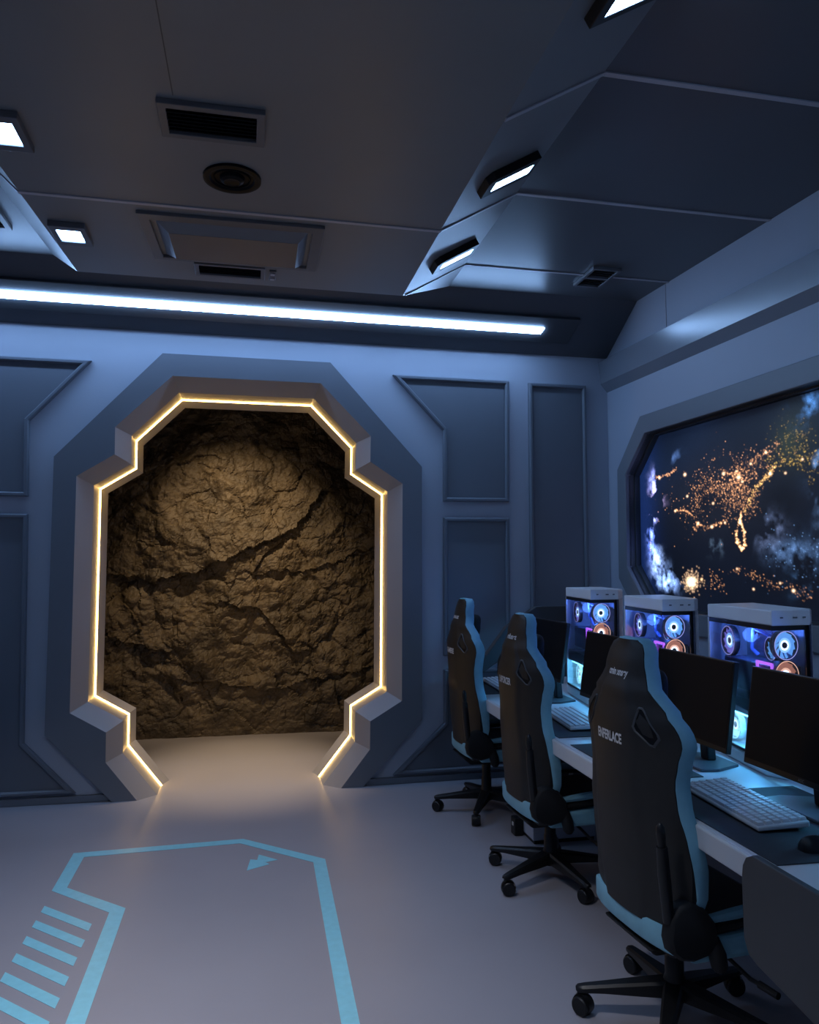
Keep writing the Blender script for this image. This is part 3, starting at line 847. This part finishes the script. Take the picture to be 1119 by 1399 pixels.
    b.grid(rows)
    back = [[(-0.165+0.03*(abs(y)/0.235)**3, y, zz+dz) for y in [0.235*k/8 for k in range(-8, 9)]] for zz in (0.338, 0.413)]
    b.grid(back, flip=True)
    for k in (0, 16): b.add([rows[0][k], rows[-1][k], back[1][k], back[0][k]], [(0, 1, 2, 3)])
    b.grid([rows[-1], back[1]]); b.grid([rows[0], back[0]])
    o = b.build('rear_panel', M['blue'], t, smooth=True, angle=50); o['label'] = 'pale blue rear panel under the backrest'
    # hinge covers; recline handle on the sitter's right
    for s in (-1, 1):
        b = MB(); rows = []
        prof = [(-0.19, 0.39), (-0.18, 0.45), (-0.15, 0.485), (-0.11, 0.495), (-0.06, 0.47), (-0.02, 0.42), (-0.01, 0.36), (-0.05, 0.325), (-0.10, 0.315), (-0.15, 0.325), (-0.18, 0.35)]
        sh = 0.0 if s < 0 else 0.09
        for yv, k in ((0.245, 0.92), (0.25, 1.0), (0.285, 1.0), (0.298, 0.88)):
            rows.append([(sh-0.125+(x+0.10)*k, s*yv, 0.425+(z-0.40)*k+dz) for x, z in prof])
        b.grid(rows, wrap=True); b.add(rows[0], [tuple(reversed(range(11)))]); b.add(rows[-1], [tuple(range(11))])
        b.build('hinge_cover', M['blackmat'], t, smooth=True, angle=50)
    b = MB()
    b.tube([(-0.200, -0.270, 0.46+dz), (-0.215, -0.273, 0.60+dz), (-0.222, -0.275, 0.69+dz)], [0.018, 0.020, 0.017], 12)
    b.tube([(-0.222, -0.275, 0.687+dz), (-0.225, -0.275, 0.725+dz), (-0.226, -0.275, 0.750+dz), (-0.226, -0.275, 0.762+dz)], [0.012, 0.015, 0.013, 0.004], 12)
    b.build('recline_handle', M['blackm'], t, smooth=True, angle=50)
    # adjustable post and pad under the seat edge, in front of the hinge
    b = MB(); b.tube([(-0.05, -0.27, 0.39+dz), (-0.04, -0.285, 0.35+dz), (-0.035, -0.288, 0.315+dz), (-0.035, -0.288, 0.300+dz)], [0.026, 0.028, 0.026, 0.015], 12)
    b.build('arm_bracket', M['blackmat'], t, smooth=True, angle=50)
    # mechanism, lever, gas lift
    b = MB(); b.hexa([(-0.13, -0.09, 0.265+dz), (0.14, -0.09, 0.265+dz), (0.14, 0.09, 0.265+dz), (-0.13, 0.09, 0.265+dz), (-0.19, -0.15, 0.318+dz), (0.20, -0.15, 0.318+dz), (0.20, 0.15, 0.318+dz), (-0.19, 0.15, 0.318+dz)])
    b.build('tilt_mechanism', M['blackmat'], t, bevel=0.01)
    b = MB(); b.tube([(0.06, -0.10, 0.30+dz), (0.08, -0.19, 0.275+dz), (0.10, -0.26, 0.245+dz), (0.11, -0.30, 0.243+dz)], 0.007, 8)
    b.tube([(0.108, -0.29, 0.243+dz), (0.118, -0.36, 0.241+dz)], [0.012, 0.011], 10)
    b.build('lever', M['blackm'], t, smooth=True)
    b = MB()
    b.lathe([(0.001, 0.066), (0.040, 0.070), (0.046, 0.090), (0.040, 0.128), (0.032, 0.150), (0.032, 0.21), (0.028, 0.215), (0.028, 0.275+dz), (0.001, 0.275+dz)], 20)
    b.build('gas_lift', M['blackm'], t, smooth=True, angle=40)
    for k in range(5):
        a = star + 2*PI*k/5 - facing
        d = Vector((math.cos(a), math.sin(a), 0)); p = Vector((-d.y, d.x, 0))
        b = MB(); rows = []
        for r, hw, zt, zb in ((0.02, 0.034, 0.135, 0.082), (0.12, 0.029, 0.122, 0.080), (0.24, 0.022, 0.105, 0.078), (0.305, 0.019, 0.096, 0.074), (0.328, 0.017, 0.092, 0.074), (0.336, 0.010, 0.088, 0.078)):
            c = d*r
            rows.append([c + p*hw + Vector((0, 0, zb)), c + p*hw + Vector((0, 0, zt-0.008)), c + p*(hw-0.008) + Vector((0, 0, zt)), c - p*(hw-0.008) + Vector((0, 0, zt)), c - p*hw + Vector((0, 0, zt-0.008)), c - p*hw + Vector((0, 0, zb))])
        b.grid(rows, wrap=True); b.add(rows[0], [tuple(reversed(range(6)))]); b.add(rows[-1], [tuple(range(6))])
        leg = b.build('base_leg', M['blackm'], t, smooth=True, angle=40)
        b = MB()
        ctr = d*0.322
        sw = a + 0.9 + 1.3*((k*37 % 10)/10)          # casters swivel freely
        ax = Vector((math.cos(sw), math.sin(sw), 0))
        off = Vector((-ax.y, ax.x, 0))*0.012
        for s in (-1, 1):
            mt = Matrix.Translation(ctr + off + ax*(0.016*s) + Vector((0, 0, 0.0315))) @ ax.to_track_quat('Z', 'Y').to_matrix().to_4x4()
            b.lathe([(0.001, -0.011), (0.027, -0.011), (0.0315, -0.007), (0.0315, 0.007), (0.027, 0.011), (0.001, 0.011)], 24, mt)
        b.tube([ctr + Vector((0, 0, 0.03)), ctr + Vector((0, 0, 0.082))], 0.010, 10)
        mt = Matrix.Translation(ctr + off + Vector((0, 0, 0.034))) @ ax.to_track_quat('Z', 'Y').to_matrix().to_4x4()
        b.lathe([(0.034, -0.014), (0.036, 0.0), (0.034, 0.014)], 16, mt)
        b.build('caster', M['blackm'], leg, smooth=True, angle=40)
    # printing on the rear (reads from behind; the viewer's left is the sitter's left)
    def on_back(zc): return lambda a, c: (xr(-a, zc+c)-0.0015, -a, zc+c+dz)
    if top_text: lettering(top_text, 0.034, 0.115, on_back(1.188), t, 0.0012)
    if mid_text: lettering(mid_text, 0.045, 0.150, on_back(0.972), t, 0.0016)
    return t

R = math.radians
G_CH = 'gaming chairs along the desk row'
make_chair((1.472, 2.512), R(4), R(161), 0.0, 'cmin xnsey', 'ENFERLACE', 'black gaming chair with pale blue edges nearest the viewer', G_CH)
make_chair((1.520, 3.735), R(2), R(207), 0.012, 'mflxnet', 'LNFORCER', 'black gaming chair with pale blue edges, middle one of three along the desk', G_CH)
make_chair((1.535, 4.830), R(0), R(169), 0.045, 'snuz', 'GAMERE', 'black gaming chair with pale blue edges farthest back beside the doorway panels', G_CH)
make_chair((-1.69, 4.79), R(180), R(0), 0.0, '', '', 'black chair mostly outside the left edge, only a caster showing', 'chairs on the left')

# ------------------------------------------------------------------ desk row
DZ = 0.75
def dfx(y): return 1.392 + 0.024*(y-1.9)
t = thing('gaming_desk', 'long white desk row under the wall screen holding monitors and computers', 'desk', (1.9, 2.5, 0), world=True)
b = MB()
y0, y1 = -0.6, 5.35
b.prism([(dfx(y0), y0), (2.62, y0), (2.62, y1), (dfx(y1), y1)], [], lambda a, c, d: (a, c, d), DZ-0.03, DZ)
b.build('desktop', M['white'], t, bevel=0.004)
b = MB()
b.prism([(dfx(y0)-0.012, y0), (dfx(y0)+0.02, y0), (dfx(y1)+0.02, y1), (dfx(y1)-0.012, y1)], [], lambda a, c, d: (a, c, d), DZ-0.072, DZ-0.002)
b.build('front_edge', M['white'], t, bevel=0.006)
b = MB()
pts = [(1.966, 0.69), (1.960, 0.725), (1.945, 0.75), (1.915, 0.766), (-0.6, 0.766), (-0.6, 0.25), (1.70, 0.452), (1.90, 0.480), (1.945, 0.495), (1.964, 0.53)]
b.prism(pts, [], lambda a, c, d: (dfx(a)-d, a, c), 0.008, 0.03)
o = b.build('front_panel', M['panelgrey'], t, bevel=0.004); o['label'] = 'charcoal front panel of the near desk section'
for yy in (5.2, 4.45, 0.9, -0.3):
    b = MB(); b.box((1.72, yy-0.025, 0), (2.45, yy+0.025, 0.03)); b.box((1.95, yy-0.03, 0.03), (2.25, yy+0.03, DZ-0.03))
    b.build('leg', M['darkgrey'], t, bevel=0.004)

# dark angular shell at the far end of the desk
t = thing('desk_divider', 'dark angular arched divider at the far end of the desk row', 'divider', (1.9, 5.2, DZ), world=True)
b = MB()
b.prism([(1.47, 0.752), (1.49, 0.862), (1.63, 0.955), (1.775, 1.14), (1.93, 1.235), (1.99, 1.275), (2.42, 1.28), (2.42, 0.752), (2.30, 0.752), (2.30, 1.17), (2.03, 1.165), (1.85, 1.06), (1.72, 0.905), (1.56, 0.80), (1.555, 0.752)], [], lambda a, c, d: (a, d, c), 5.10, 5.16)
b.build('shell', M['panelgrey'], t, bevel=0.008)

# grey floor box with a black socket under the desk
t = thing('floor_box', 'grey box on the floor under the desk behind the middle chair', 'floor box', (1.74, 4.33, 0), world=True)
b = MB(); b.box((1.60, 4.18, 0.02), (1.98, 4.40, 0.19)); b.build('body', M['wall'], t, bevel=0.008)
b = MB(); b.box((1.61, 4.19, 0), (1.97, 4.39, 0.02)); b.build('plinth', M['blackm'], t)
b = MB(); b.box((1.545, 4.33, 0.0), (1.60, 4.40, 0.10)); sk = b.build('socket', M['blackm'], t, bevel=0.006)
b = MB(); b.box((1.542, 4.35, 0.055), (1.545, 4.37, 0.075)); b.build('plug_cap', M['print'], sk)

# ------------------------------------------------------------------ monitors
G_M = 'monitors on the desk row'
def make_monitor(x, y, rot, label, wdt=0.55, hgt=0.345, zc=1.02, logo='', z=DZ):
    """faces local -x"""
    t = thing('monitor', label, 'monitor', (x, y, z), rot, G_M)
    mt = Matrix.Translation((0, 0, zc-z)) @ Matrix.Rotation(R(8), 4, 'Y')
    b = MB(); b.box((0, -wdt/2, -hgt/2), (0.022, wdt/2, hgt/2), mat=mt)
    b.hexa([mt @ Vector(v) for v in [(0.022, -wdt*0.38, -hgt*0.36), (0.055, -wdt*0.26, -hgt*0.24), (0.055, wdt*0.26, -hgt*0.24), (0.022, wdt*0.38, -hgt*0.36), (0.022, -wdt*0.38, hgt*0.36), (0.055, -wdt*0.26, hgt*0.24), (0.055, wdt*0.26, hgt*0.24), (0.022, wdt*0.38, hgt*0.36)]])
    b.build('housing', M['blackm'], t, bevel=0.003)
    b = MB(); b.box((-0.0012, -wdt/2+0.007, -hgt/2+0.020), (0.0, wdt/2-0.007, hgt/2-0.007), mat=mt)
    b.build('display', M['screen_off'], t)
    if logo:
        # reading direction seen from the sitter: from larger y to smaller y
        lettering(logo, 0.014, 0.028, lambda a, c: tuple(mt @ Vector((-0.0015, -a - 0.02, -hgt/2+0.010+c))), t, 0.0002, mat='midgrey')
    b = MB(); b.hexa([(0.06, -0.028, 0.012), (0.10, -0.028, 0.012), (0.10, 0.028, 0.012), (0.06, 0.028, 0.012), (0.045, -0.026, zc-DZ), (0.08, -0.026, zc-DZ), (0.08, 0.026, zc-DZ), (0.045, 0.026, zc-DZ)])
    b.build('neck', M['blackm'], t, bevel=0.006)
    b = MB(); b.prism([(-0.045, -0.14), (0.03, -0.15), (0.15, -0.10), (0.15, 0.10), (0.03, 0.15), (-0.045, 0.14)], [], lambda a, c, d: (a, c, d), 0.001, 0.012)
    b.build('base', M['darkgrey'], t, bevel=0.003)
    return t
make_monitor(1.795, 2.245, 0.0, 'black monitor, unlit, largest one at the right edge of the picture', logo='AOC', z=DZ+0.003)
make_monitor(1.800, 2.905, 0.0, 'black monitor, unlit, to the right of the nearest gaming chair', logo='AOC')
make_monitor(1.795, 3.640, 0.0, 'black monitor, unlit, half hidden behind the nearest chair\'s headrest on its left', zc=1.035)
make_monitor(1.790, 4.440, 0.0, 'black monitor, unlit, half hidden behind the middle gaming chair', zc=1.06)

# ------------------------------------------------------------------ computers
def fan(parent, c, axis, r, blade, name='fan', core='fan_core', mid='fan_mid', frame='blackm'):
    """ring frame, hub, glowing blades; axis points at the viewer of the fan"""
    mt = Matrix.Translation(c) @ Vector(axis).to_track_quat('Z', 'Y').to_matrix().to_4x4()
    b = MB()
    b.lathe([(r*1.0, -0.012), (r*1.08, -0.012), (r*1.08, 0.012), (r*1.0, 0.012), (r*1.0, -0.012)], 28, mt, 0)
    b.lathe([(r*0.99, 0.013), (r*1.05, 0.013)], 28, mt, 3)
    b.lathe([(r*0.22, -0.01), (r*0.22, 0.006), (0.001, 0.008)], 20, mt, 0)
    b.lathe([(r*0.235, 0.004), (r*0.37, 0.0045)], 24, mt, 1)
    b.lathe([(r*0.37, 0.0045), (r*0.54, 0.0045)], 24, mt, 4)
    for k in range(11):
        a0 = 2*PI*k/11; vs = []
        for q in range(4):
            rr = r*(0.53+0.45*q/3); sw = 0.25*q/3
            for e, zz in ((0.0, 0.004), (0.60, -0.004)):
                vs.append(mt @ Vector((rr*math.cos(a0+sw+e), rr*math.sin(a0+sw+e), zz)))
        b.add(vs, [(2*q, 2*q+1, 2*q+3, 2*q+2) for q in range(3)], 2)
    return b.build(name, [M[frame], M[core], M[blade], M['fan_rim' if mid == 'fan_mid' else mid], M[mid]], parent)

G_PC = 'white computers on the desk row'
def make_pc(loc, rot, label, k=1.0, hz=1.0):
    t = thing('computer', label, 'computer', (loc[0], loc[1], DZ+0.001), rot, G_PC)
    H = 0.635*hz
    P0, FR, F2, BR, BL = (0.0, 0.0), (0.182, 0.014), (0.245, 0.085), (0.36, 0.60), (0.085, 0.545)
    foot = [(p[0]*k, p[1]*k) for p in (P0, FR, F2, BR, BL)]
    P0, FR, F2, BR, BL = foot
    def lp(a, c, s): return (a[0]+(c[0]-a[0])*s, a[1]+(c[1]-a[1])*s)
    up = lambda a, c, d: (a, c, d)
    z0, z1 = 0.055, H-0.058
    # plinth with a cut front corner
    cut = [lp(P0, FR, 0.30), FR, F2, BR, BL, lp(P0, BL, 0.14)]
    b = MB(); b.prism(cut, [], up, 0.0, z0); b.build('plinth', M['whitepc'], t, bevel=0.008)
    b = MB(); b.prism(foot, [], up, z1, H); cap = b.build('case_top', M['whitepc'], t, bevel=0.006)
    dd = Vector((FR[0]-P0[0], FR[1]-P0[1], 0)).normalized()
    for s, q in ((0.22, 0.010), (0.55, 0.016), (0.80, 0.010)):
        p = lp(P0, FR, s); b = MB()
        b.tube([(p[0]-0.001, p[1]-0.002, H-0.028), (p[0]+dd.x*q, p[1]+dd.y*q-0.002, H-0.028)], 0.003, 6)
        b.build('port', M['midgrey'], cap)
    # rear chamber and rear frame
    fi = [lp(FR, BL, 0.10), lp(F2, BR, 0.02), BR, lp(BL, BR, 0.05)]
    b = MB()
    b.prism([FR, F2, BR, BL, lp(BL, P0, 0.03), lp(BR, F2, 0.06), lp(F2, FR, 0.6)], [], up, z0, z1)
    b.build('rear_chamber', M['whitepc'], t, bevel=0.004)
    b = MB()
    e = lp(BL, P0, 0.018)
    b.prism([BL, e, (e[0]+0.016, e[1]), (BL[0]+0.016, BL[1])], [], up, z0, z1)
    b.build('corner_post', M['whitepc'], t)
    # black borders of the glass
    ln = Vector((-(BL[1]-P0[1]), BL[0]-P0[0], 0)).normalized()     # out of the left face
    fn_ = Vector((FR[1]-P0[1], -(FR[0]-P0[0]), 0)).normalized()     # out of the front face
    def L(s, z, d=0.0):
        p = lp(P0, BL, s); return (p[0]+ln.x*d, p[1]+ln.y*d, z)
    def F(s, z, d=0.0):
        p = lp(P0, FR, s); return (p[0]+fn_.x*d, p[1]+fn_.y*d, z)
    b = MB()
    for fnc, s0, s1 in ((L, 0.0, 0.965), (F, 0.0, 1.0)):
        e0 = 0.03 if fnc is L else 0.16
        for (a0, a1, c0, c1) in ((s0, s1, z1-0.018, z1), (s0, s1, z0, z0+0.01)) + (((1-e0, 1.0, z0, z1),) if fnc is F else ()):
            b.hexa([fnc(a0, c0, 0.002), fnc(a1, c0, 0.002), fnc(a1, c0, -0.004), fnc(a0, c0, -0.004), fnc(a0, c1, 0.002), fnc(a1, c1, 0.002), fnc(a1, c1, -0.004), fnc(a0, c1, -0.004)])
    b.build('glass_border', M['blackm'], t)
    b = MB()
    b.hexa([L(0.0, z0+0.01, 0.001), L(0.965, z0+0.01, 0.001), L(0.965, z0+0.01, -0.003), L(0.0, z0+0.01, -0.003), L(0.0, z1-0.018, 0.001), L(0.965, z1-0.018, 0.001), L(0.965, z1-0.018, -0.003), L(0.0, z1-0.018, -0.003)])
    b.build('side_glass', M['glass'], t)
    b = MB()
    b.hexa([F(0.0, z0+0.01, 0.001), F(0.84, z0+0.01, 0.001), F(0.84, z0+0.01, -0.003), F(0.0, z0+0.01, -0.003), F(0.0, z1-0.018, 0.001), F(0.84, z1-0.018, 0.001), F(0.84, z1-0.018, -0.003), F(0.0, z1-0.018, -0.003)])
    b.build('front_glass', M['glass'], t)
    # inside
    D = -0.165*k                      # depth of the main board behind the side glass
    zb = z0 + 0.212*hz                # floor of the upper chamber
    b = MB(); b.hexa([L(0.05, zb, D), L(0.95, zb, D), L(0.95, zb, D-0.006), L(0.05, zb, D-0.006), L(0.05, z1, D), L(0.95, z1, D), L(0.95, z1, D-0.006), L(0.05, z1, D-0.006)])
    mb_ = b.build('motherboard', M['board'], t)
    b = MB()
    for q in range(4):
        b.hexa([L(0.30+q*0.03, zb+0.20, D+0.035), L(0.315+q*0.03, zb+0.20, D+0.035), L(0.315+q*0.03, zb+0.20, D), L(0.30+q*0.03, zb+0.20, D), L(0.30+q*0.03, z1-0.05, D+0.035), L(0.315+q*0.03, z1-0.05, D+0.035), L(0.315+q*0.03, z1-0.05, D), L(0.30+q*0.03, z1-0.05, D)])
    b.build('memory', M['midgrey'], mb_)
    b = MB(); b.hexa([L(0.06, zb-0.065, -0.006), L(0.95, zb-0.065, -0.006), L(0.95, zb-0.065, D-0.02), L(0.06, zb-0.065, D-0.02), L(0.06, zb, -0.006), L(0.95, zb, -0.006), L(0.95, zb, D-0.02), L(0.06, zb, D-0.02)])
    b.build('chamber_shelf', M['blackm'], t)
    b = MB(); zg = zb+0.025
    b.hexa([L(0.14, zg, -0.03), L(0.84, zg, -0.03), L(0.84, zg, D+0.01), L(0.14, zg, D+0.01), L(0.14, zg+0.125, -0.03), L(0.84, zg+0.125, -0.03), L(0.84, zg+0.125, D+0.01), L(0.14, zg+0.125, D+0.01)])
    gc = b.build('graphics_card', M['pcdark'], t, bevel=0.006)
    b = MB()
    for (a0, a1, c0, c1) in ((0.08, 0.30, zg+0.128, zg+0.138), (0.08, 0.098, zg, zg+0.138), (0.282, 0.30, zg-0.01, zg+0.138)):
        b.hexa([L(a0, c0, -0.018), L(a1, c0, -0.018), L(a1, c0, -0.026), L(a0, c0, -0.026), L(a0, c1, -0.018), L(a1, c1, -0.018), L(a1, c1, -0.026), L(a0, c1, -0.026)])
    b.build('light_frame', M['purple'], t)
    # fans
    fan(t, L(0.80, z1-0.095, -0.05), ln, 0.060, 'fan_purple')
    fan(t, L(0.34, z1-0.105, D+0.06), ln, 0.045, 'fan_blue')
    fd = -0.035
    fan(t, F(0.46, z1-0.078, fd), fn_, 0.053, 'fan_blue')
    fan(t, F(0.46, z1-0.192, fd), fn_, 0.053, 'fan_orange', mid='fan_peach')
    fan(t, F(0.46, z1-0.306, fd), fn_, 0.053, 'fan_purple')
    # tubes of the cooling loop
    b = MB()
    b.tube([L(0.30, z1-0.06, D+0.05), L(0.22, z1-0.04, D+0.09), L(0.12, z1-0.10, D+0.08), L(0.10, zg+0.15, D+0.06)], 0.008, 8)
    b.tube([L(0.40, z1-0.06, D+0.05), L(0.52, z1-0.03, D+0.09), L(0.62, z1-0.12, D+0.07), L(0.60, zg+0.14, D+0.05)], 0.008, 8)
    b.build('coolant_tube', M['tube'], t, smooth=True)
    # lower chamber, lit cyan
    zl = zb-0.065
    b = MB(); b.hexa([L(0.08, z0, D), L(0.93, z0, D), L(0.93, z0, D-0.005), L(0.08, z0, D-0.005), L(0.08, zl, D), L(0.93, zl, D), L(0.93, zl, D-0.005), L(0.08, zl, D-0.005)])
    b.build('chamber_back', M['whitepc'], t)
    b = MB(); b.hexa([L(0.12, zl-0.012, -0.02), L(0.90, zl-0.012, -0.02), L(0.90, zl-0.012, -0.05), L(0.12, zl-0.012, -0.05), L(0.12, zl-0.002, -0.02), L(0.90, zl-0.002, -0.02), L(0.90, zl-0.002, -0.05), L(0.12, zl-0.002, -0.05)])
    b.build('light_strip', M['cyan'], t)
    fan(t, L(0.74, (z0+zl)/2, -0.05), ln, 0.055, 'cyanpale', core='fan_core', mid='cyanpale', frame='whitepc')
    fan(t, L(0.40, (z0+zl)/2, -0.06), ln, 0.055, 'cyanpale', core='fan_core', mid='cyanpale', frame='whitepc')
    fan(t, F(0.40, (z0+zl)/2, -0.04), fn_, 0.05, 'fan_purple')
    for (p, col, e, r_) in ((L(0.55, z1-0.06, -0.06), (0.08, 0.22, 1.0), 2.6, 0.03), (L(0.4, zl-0.03, -0.03), (0.10, 0.52, 1.0), 4.5, 0.02), (F(0.5, zg+0.05, -0.09), (0.30, 0.12, 1.0), 1.4, 0.02)):
        ld = bpy.data.lights.new('case_light', 'POINT'); ld.color = col; ld.energy = e; ld.shadow_soft_size = r_
        lo = bpy.data.objects.new('case_light', ld); COL.objects.link(lo); lo.location = p; lo.parent = t
    return t
make_pc((1.955, 2.585), 0.0, 'white glass-sided computer with coloured fans, nearest whole one beside the right-edge monitor')
make_pc((1.965, 3.385), 0.0, 'white glass-sided computer with coloured fans, middle one rising behind the nearest chair', hz=1.015)
make_pc((1.945, 4.130), 0.0, 'white glass-sided computer with coloured fans, farthest one beside the corner wall panel', hz=1.055)
make_pc((1.965, 1.860), 0.0, 'white computer cut by the right edge, only its rear corner showing')

# ------------------------------------------------------------------ keyboards, mats, mice
def make_keyboard(x, y, rot, label):
    """long side along local y, sitter on the -x side"""
    t = thing('keyboard', label, 'keyboard', (x, y, DZ+0.004), rot, 'keyboards on the desk row')
    b = MB()
    b.hexa([(-0.085, -0.235, 0.004), (0.085, -0.235, 0.010), (0.085, 0.235, 0.010), (-0.085, 0.235, 0.004), (-0.085, -0.235, 0.018), (0.085, -0.235, 0.030), (0.085, 0.235, 0.030), (-0.085, 0.235, 0.018)])
    b.build('case', M['key'], t, bevel=0.005)
    for s in (-0.2, 0.2):
        b = MB(); b.box((0.06, s-0.012, 0.0), (0.075, s+0.012, 0.012)); b.build('foot', M['key'], t)
    b = MB()
    for r_ in range(6):
        xx = 0.070 - 0.028*r_; zz = 0.0185 + 0.012*(xx+0.085)/0.17
        yk = -0.226; q = 0
        while yk < 0.222:
            wk = 0.0205
            if r_ == 5 and 0.05 < yk+0.1 < 0.2: wk = 0.10
            if r_ in (3, 4) and q in (5,): wk = 0.04
            y2 = min(yk+wk, 0.227)
            b.hexa([(xx-0.012, yk, zz), (xx+0.010, yk, zz+0.001), (xx+0.010, y2, zz+0.001), (xx-0.012, y2, zz), (xx-0.010, yk+0.002, zz+0.008), (xx+0.008, yk+0.002, zz+0.009), (xx+0.008, y2-0.002, zz+0.009), (xx-0.010, y2-0.002, zz+0.008)])
            yk = y2+0.0025; q += 1
    b.build('keys', M['key'], t)
    return t
make_keyboard(1.618, 2.325, R(-4), 'white keyboard in front of the right-edge monitor')
make_keyboard(1.665, 3.78, R(-6), 'white keyboard on the mat between the middle chair and the nearest chair')
make_keyboard(1.70, 4.98, R(-4), 'white keyboard beside the farthest gaming chair')
def make_mat(pts, label):
    b = MB(); b.prism(pts, [], lambda a, c, d: (a, c, d), DZ+0.0005, DZ+0.0035)
    return tag(b.build('desk_mat', M['pad'], bevel=0.001), label, 'desk mat', 'dark mats on the desk row')
make_mat([(1.408, 1.872), (1.425, 2.535), (1.97, 2.52), (1.965, 2.40), (1.80, 1.855)], 'dark desk mat under the keyboard by the right-edge monitor')
make_mat([(1.430, 2.70), (1.445, 3.30), (1.70, 3.30), (1.735, 2.86), (1.725, 2.70)], 'dark desk mat corner showing behind the nearest chair')
make_mat([(1.450, 3.44), (1.465, 4.14), (1.80, 4.12), (1.78, 3.44)], 'dark desk mat under the keyboard past the middle chair')
make_mat([(1.48, 4.70), (1.495, 5.28), (1.85, 5.26), (1.84, 4.70)], 'dark desk mat at the farthest seat')
t = thing('mouse', 'dark computer mouse on the mat at the right edge', 'mouse', (1.60, 1.95, DZ+0.0035), R(5))
b = MB(); rows = []
for i in range(13):
    a = PI*i/12; x = -0.060*math.cos(a); r_ = max(0.02, math.sin(a)**0.6)
    rows.append([(x, 0.032*r_*math.cos(PI*k/10), 0.038*r_*math.sin(PI*k/10)*(1.0-0.25*(x/0.06))) for k in range(11)])
b.grid(rows); b.build('body', M['blackm'], t, smooth=True, angle=60)
b = MB(); mt = Matrix.Translation((0.034, 0, 0.026)) @ Matrix.Rotation(PI/2, 4, 'X'); b.lathe([(0.001, -0.004), (0.010, -0.004), (0.010, 0.004), (0.001, 0.004)], 16, mt)
b.build('wheel', M['midgrey'], t)

# ------------------------------------------------------------------ lights
def area(loc, target, sx, sy, e, col, spread=180):
    ld = bpy.data.lights.new('fill_light', 'AREA'); ld.shape = 'RECTANGLE'; ld.size = sx; ld.size_y = sy; ld.energy = e; ld.color = col; ld.spread = R(spread)
    o = bpy.data.objects.new('fill_light', ld); COL.objects.link(o)
    o.location = loc; d = Vector(target)-Vector(loc); o.rotation_euler = d.to_track_quat('-Z', 'Y').to_euler()
    return o
ld = bpy.data.lights.new('alcove_spot', 'SPOT'); ld.energy = 190; ld.color = (1.0, 0.73, 0.43); ld.spot_size = R(66); ld.spot_blend = 1.0; ld.shadow_soft_size = 0.04
o = bpy.data.objects.new('alcove_spot', ld); COL.objects.link(o); o.location = (-0.12, 5.86, 3.22)
o.rotation_euler = (Vector((-0.02, 7.2, 1.55))-o.location).to_track_quat('-Z', 'Y').to_euler()
# unseen fill lights added under the ceiling to brighten the floor
area((-0.45, 1.9, ZC-0.01), (-0.5, 2.7, 0), 0.4, 0.4, 26, (0.92, 0.91, 0.97), 84)
area((-1.0, -1.2, ZC-0.01), (-1.0, -1.0, 0), 0.6, 0.6, 24, (0.90, 0.92, 1.0), 110)
# second spot added inside the alcove to brighten its floor, no fixture
ld = bpy.data.lights.new('alcove_floor_fill', 'SPOT'); ld.energy = 380; ld.color = (1.0, 0.76, 0.48); ld.spot_size = R(44); ld.spot_blend = 1.0; ld.shadow_soft_size = 0.05
o = bpy.data.objects.new('alcove_floor_fill', ld); COL.objects.link(o); o.location = (0.0, 6.3, 3.25)
o.rotation_euler = (Vector((0.0, 6.15, 0))-o.location).to_track_quat('-Z', 'Y').to_euler()

w = bpy.data.worlds.new('world'); SC.world = w; w.use_nodes = True
w.node_tree.nodes['Background'].inputs['Color'].default_value = (0.01, 0.012, 0.02, 1)
w.node_tree.nodes['Background'].inputs['Strength'].default_value = 0.2

# ------------------------------------------------------------------ camera
F, VX, HY = 1050.0, 335.0, 775.0
pitch = math.atan((HY-699.5)/F)
yaw = math.atan((559.5-VX)/F*math.cos(pitch))
cd = bpy.data.cameras.new('camera'); cam = bpy.data.objects.new('camera', cd); COL.objects.link(cam)
cam.location = (0, 0, 1.55)
fw = Vector((math.sin(yaw)*math.cos(pitch), math.cos(yaw)*math.cos(pitch), math.sin(pitch)))
cam.rotation_euler = fw.to_track_quat('-Z', 'Y').to_euler()
cd.sensor_fit = 'VERTICAL'; cd.sensor_height = 36.0; cd.lens = 36.0*F/1399.0
cd.clip_start = 0.05
SC.camera = cam

for o in list(bpy.data.objects):
    if '_w' in o: del o['_w']
vs = SC.view_settings
vs.view_transform = 'Standard'; vs.look = 'None'; vs.exposure = 0.0; vs.gamma = 1.0; vs.use_curve_mapping = False
SC.cycles.use_denoising = True
SC.cycles.max_bounces = 8; SC.cycles.diffuse_bounces = 4; SC.cycles.glossy_bounces = 3; SC.cycles.transparent_max_bounces = 12
SC.cycles.sample_clamp_indirect = 6.0
SC.cycles.caustics_reflective = False; SC.cycles.caustics_refractive = False
